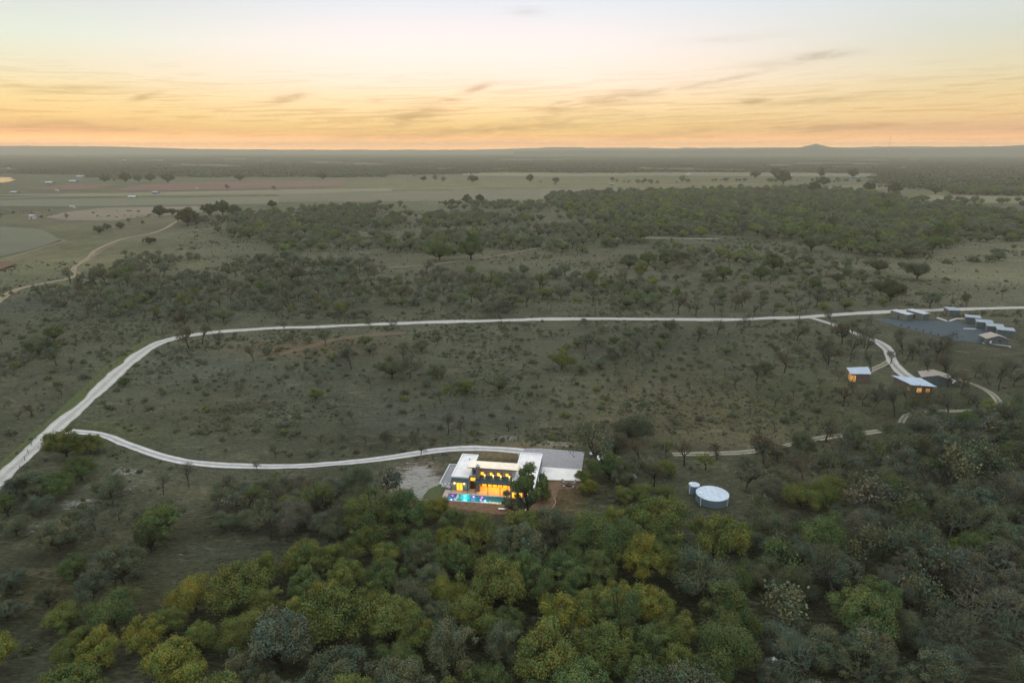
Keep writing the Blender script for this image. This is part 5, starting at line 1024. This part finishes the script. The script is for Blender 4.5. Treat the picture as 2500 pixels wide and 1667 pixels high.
def merged(tr_, cr_, mat):
    "trunk and crown in one mesh with two materials"
    va = np.empty(len(tr_.vertices) * 3, np.float32); tr_.vertices.foreach_get('co', va); vb = np.empty(len(cr_.vertices) * 3, np.float32); cr_.vertices.foreach_get('co', vb)
    qa = np.empty(len(tr_.loops), np.int32); tr_.loops.foreach_get('vertex_index', qa); qb = np.empty(len(cr_.loops), np.int32); cr_.loops.foreach_get('vertex_index', qb)
    rb = np.empty(len(cr_.polygons), np.float32); cr_.attributes['rnd'].data.foreach_get('value', rb); na = len(qa) // 4
    me = npmesh('tree', np.concatenate([va, vb]).reshape(-1, 3), np.concatenate([qa, qb + len(va) // 3]).reshape(-1, 4), [tr_.materials[0], mat], np.concatenate([np.zeros(na), rb]))
    me.polygons.foreach_set('material_index', np.concatenate([np.zeros(na, np.int32), np.ones(len(rb), np.int32)])); return me
T = TINT; B_ = lambda c, k=1.65: tuple(v * k for v in c)  # brightens scattered foliage: distance haze put into the leaf colour, offsetting crown self-shadow
ms_tree = leaf_mat('wood_foliage', stops=[B_(T['green']), B_(T['olive']), B_(T['greygreen'], 1.3), B_(T['dark'], 1.8), B_(T['olive']), B_(T['greygreen']), B_(T['teal'])]); ms_grey = leaf_mat('thicket_foliage', stops=[B_(T[q_], 1.35) for q_ in ('greygreen', 'grey', 'teal', 'greygreen', 'green')])
ms_bare = leaf_mat('bare_twigs', stops=[B_(T[q_], 1.3) for q_ in ('grey', 'brown', 'teal', 'greygreen')]); ms_shr = leaf_mat('brush_foliage', stops=[B_(T[q_], 1.2) for q_ in ('dark', 'greygreen', 'brown', 'grey', 'green', 'brown', 'grey', 'teal', 'olive')])
prot = [merged(p[0], p[1], ms_tree) for p in OAK[:8]] + [merged(p[0], p[1], ms_grey) for p in GREY]
rows_ = []
for n_, it in enumerate(REST['tree']):
    r = random.Random(n_); k = r.randrange(8) if it['kind'] == 'oak' else 8 + r.randrange(4); rows_.append((it['x'], it['y'], float(terr(it['x'], it['y'])), r.uniform(0, 6.28), it['R'] / 5.5, k))
if rows_: scatter('distant_oak_wood', rows_, prot)
pb = [merged(p[0], p[1], ms_bare) for p in BARE]; rows_ = []
for n_, it in enumerate(REST['bare']):
    r = random.Random(n_); k = r.randrange(6); rows_.append((it['x'], it['y'], float(terr(it['x'], it['y'])), r.uniform(0, 6.28), it['R'] / BARE[k][2], k))
if rows_: scatter('distant_bare_thicket', rows_, pb)
# low brush and tussocks over the whole scrubland
ps = [recol(m_, ms_shr) for m_, _ in SHR] + [recol(p[1], ms_bare) for p in BARE[:2]]
rows_ = []
for n_, it in enumerate(REST['shrub']):
    r = random.Random(n_); rows_.append((it['x'], it['y'], float(terr(it['x'], it['y'])), r.uniform(0, 6.28), it['R'] / 1.6, r.randrange(5)))
def thick(px, py):
    "how brushy the ground is at a place (0..1)"
    d_ = .7
    for cx, cy, hw_, hh_, s in [(450, 700, 420, 50, .9), (1000, 680, 500, 50, .6), (1700, 640, 350, 60, .4), (560, 900, 120, 60, .6), (1250, 860, 260, 60, .5), (500, 960, 130, 40, .6), (2230, 620, 220, 60, -.42), (150, 560, 300, 70, -.45), (80, 650, 180, 35, -.4), (1850, 920, 100, 50, -.45), (2180, 930, 120, 40, -.4), (1350, 545, 300, 60, .4), (300, 1330, 300, 120, .5), (1750, 1130, 200, 80, .4), (150, 850, 130, 60, -.2)]:
        d_ += s * np.exp(-((px - cx) / hw_) ** 2 - ((py - cy) / hh_) ** 2)
    return d_
R_ = np.random.default_rng(5)
NB = 200000; yy = 100 + (R_.random(NB) ** 1.25) * 900; xx = (R_.random(NB) * 2 - 1) * (yy * .80 + 30)
cl = (vn(xx, yy, 34.) - .5) * 7.5 if True else np.sin(xx * .06) * np.sin(yy * .055 + 1) + .7 * np.sin(xx * .021 + yy * .03) + .5 * np.sin(xx * .17 + 2) * np.sin(yy * .15)
ff = yy * math.cos(TH) + H * math.sin(TH); pxs = (1250 + F * xx / ff) / K; pys = (833.5 - F * (yy * math.sin(TH) - H * math.cos(TH)) / ff) / K
keep = R_.random(NB) < thick(pxs, pys) * (0.10 + .35 * (cl > 0) + .8 * (cl > .75)); zz_ = terr(xx, yy)
RD = np.concatenate([np.column_stack([c, np.full(len(c), h_)]) for c, h_ in ROADS if c[:, 1].mean() < 900])
cell = {}
for a_, b_, h_ in RD: cell.setdefault((int(a_ // 8), int(b_ // 8)), []).append((a_, b_, h_))
def on_road(x, y):
    for i in (-1, 0, 1):
        for j in (-1, 0, 1):
            for a_, b_, h_ in cell.get((int(x // 8) + i, int(y // 8) + j), ()):
                if (a_ - x) ** 2 + (b_ - y) ** 2 < (h_ + .9) ** 2: return True
    return False
for k in np.nonzero(keep)[0]:
    x, y = float(xx[k]), float(yy[k]); px, py = pxs[k], pys[k]
    if on_road(x, y) or blocked(x, y, .3) or (0 < px < 400 and 500 < py < 600): continue
    s = float(R_.choice([.10, .17, .26, .42, .75], p=[.36, .34, .19, .09, .02])) * float(R_.uniform(.8, 1.3)) * (1 + y / 1400)
    kk = int(R_.integers(0, 5)); rows_.append((x, y, float(zz_[k]) - .03, float(R_.uniform(0, 6.28)), s, kk))
scatter('brush', rows_, ps); print('BRUSH', len(rows_), {k: len(v) for k, v in REST.items()}, len(IND))
# far woods: patches of many crowns
def patch(seed, size=150, n=95):
    r = np.random.default_rng(seed); parts = []; rv = []
    for q in range(n):
        c = r.uniform(-size / 2, size / 2, 2); R = r.uniform(3.5, 7.5); m = 34; dr = r.normal(size=(m, 3)); dr[:, 2] = np.abs(dr[:, 2]); dr /= np.linalg.norm(dr, axis=1, keepdims=True)
        C = np.array([c[0], c[1], R * .45]) + dr * R * np.array([1, 1, .75]) * r.uniform(.75, 1.05, (m, 1)); v, f = cards(C, dr + r.normal(size=(m, 3)) * .3, R * .62, r); parts.append((v, f)); rv.append(np.full(m, r.uniform(.15, .85)) + r.uniform(-.1, .1, m))
    v, f = join(parts); return npmesh('far_wood_patch', v, f, MAT_FAR, np.concatenate(rv))
MAT_FAR = leaf_mat('far_wood', stops=[T['dark'], (.070, .084, .046), (.050, .064, .036), (.090, .098, .058), (.06, .07, .04)])
FPs = [patch(900 + k) for k in range(4)]; rows_ = []
R_ = np.random.default_rng(9)
def far_density(x, y):
    px, py, f = proj(x, y)
    if y < 2250 and not (1950 < px): return 0
    if px > 1950 and y < 1500: return 0
    if 2050 < px and 1500 < y < 2250: return .95 if py < 435 else .0
    if y < 2900: return .97 if (px < 900 or px > 2050) and (px > 250 or y > 2600) else (.9 if y > 2550 else 0) * (0 if 1060 < px < 2000 and y < 2700 else 1)
    n = math.sin(x * .0021 + 1) * math.sin(y * .0018) + .6 * math.sin(x * .006 + y * .004) + .35 * math.sin(y * .011 + x * .002)
    return .97 if n > -.1 else (.55 if n > -.35 else .1)
y = 1500.
while y < 12500:
    st = 118 if y < 6000 else 170
    for x in np.arange(-y * .92, y * .92, st):
        xj = x + R_.uniform(-40, 40); yj = y + R_.uniform(-40, 40)
        if R_.random() < far_density(xj, yj):
            rows_.append((xj, yj, 0, R_.uniform(0, 6.28), 1.0 if y < 6000 else 1.35, int(R_.integers(0, 4))))
    y += st
scatter('far_forest', rows_, FPs); print('FAR', len(rows_))

# ------------------------------------------------------------------ haze
hz = MB().box(-15900, 15900, -450, 16300, -4, 226).build('haze', bpy.data.materials.new('haze_air')); tag(hz, kind='stuff')
m = hz.data.materials[0]; m.use_nodes = True; nt = m.node_tree; nt.nodes.clear(); ou = nt.nodes.new('ShaderNodeOutputMaterial'); pv = nt.nodes.new('ShaderNodeVolumePrincipled')
pv.inputs['Color'].default_value = (.655, .635, .51, 1); pv.inputs['Density'].default_value = 1.25e-4; pv.inputs['Anisotropy'].default_value = .3
nt.links.new(pv.outputs[0], ou.inputs['Volume'])
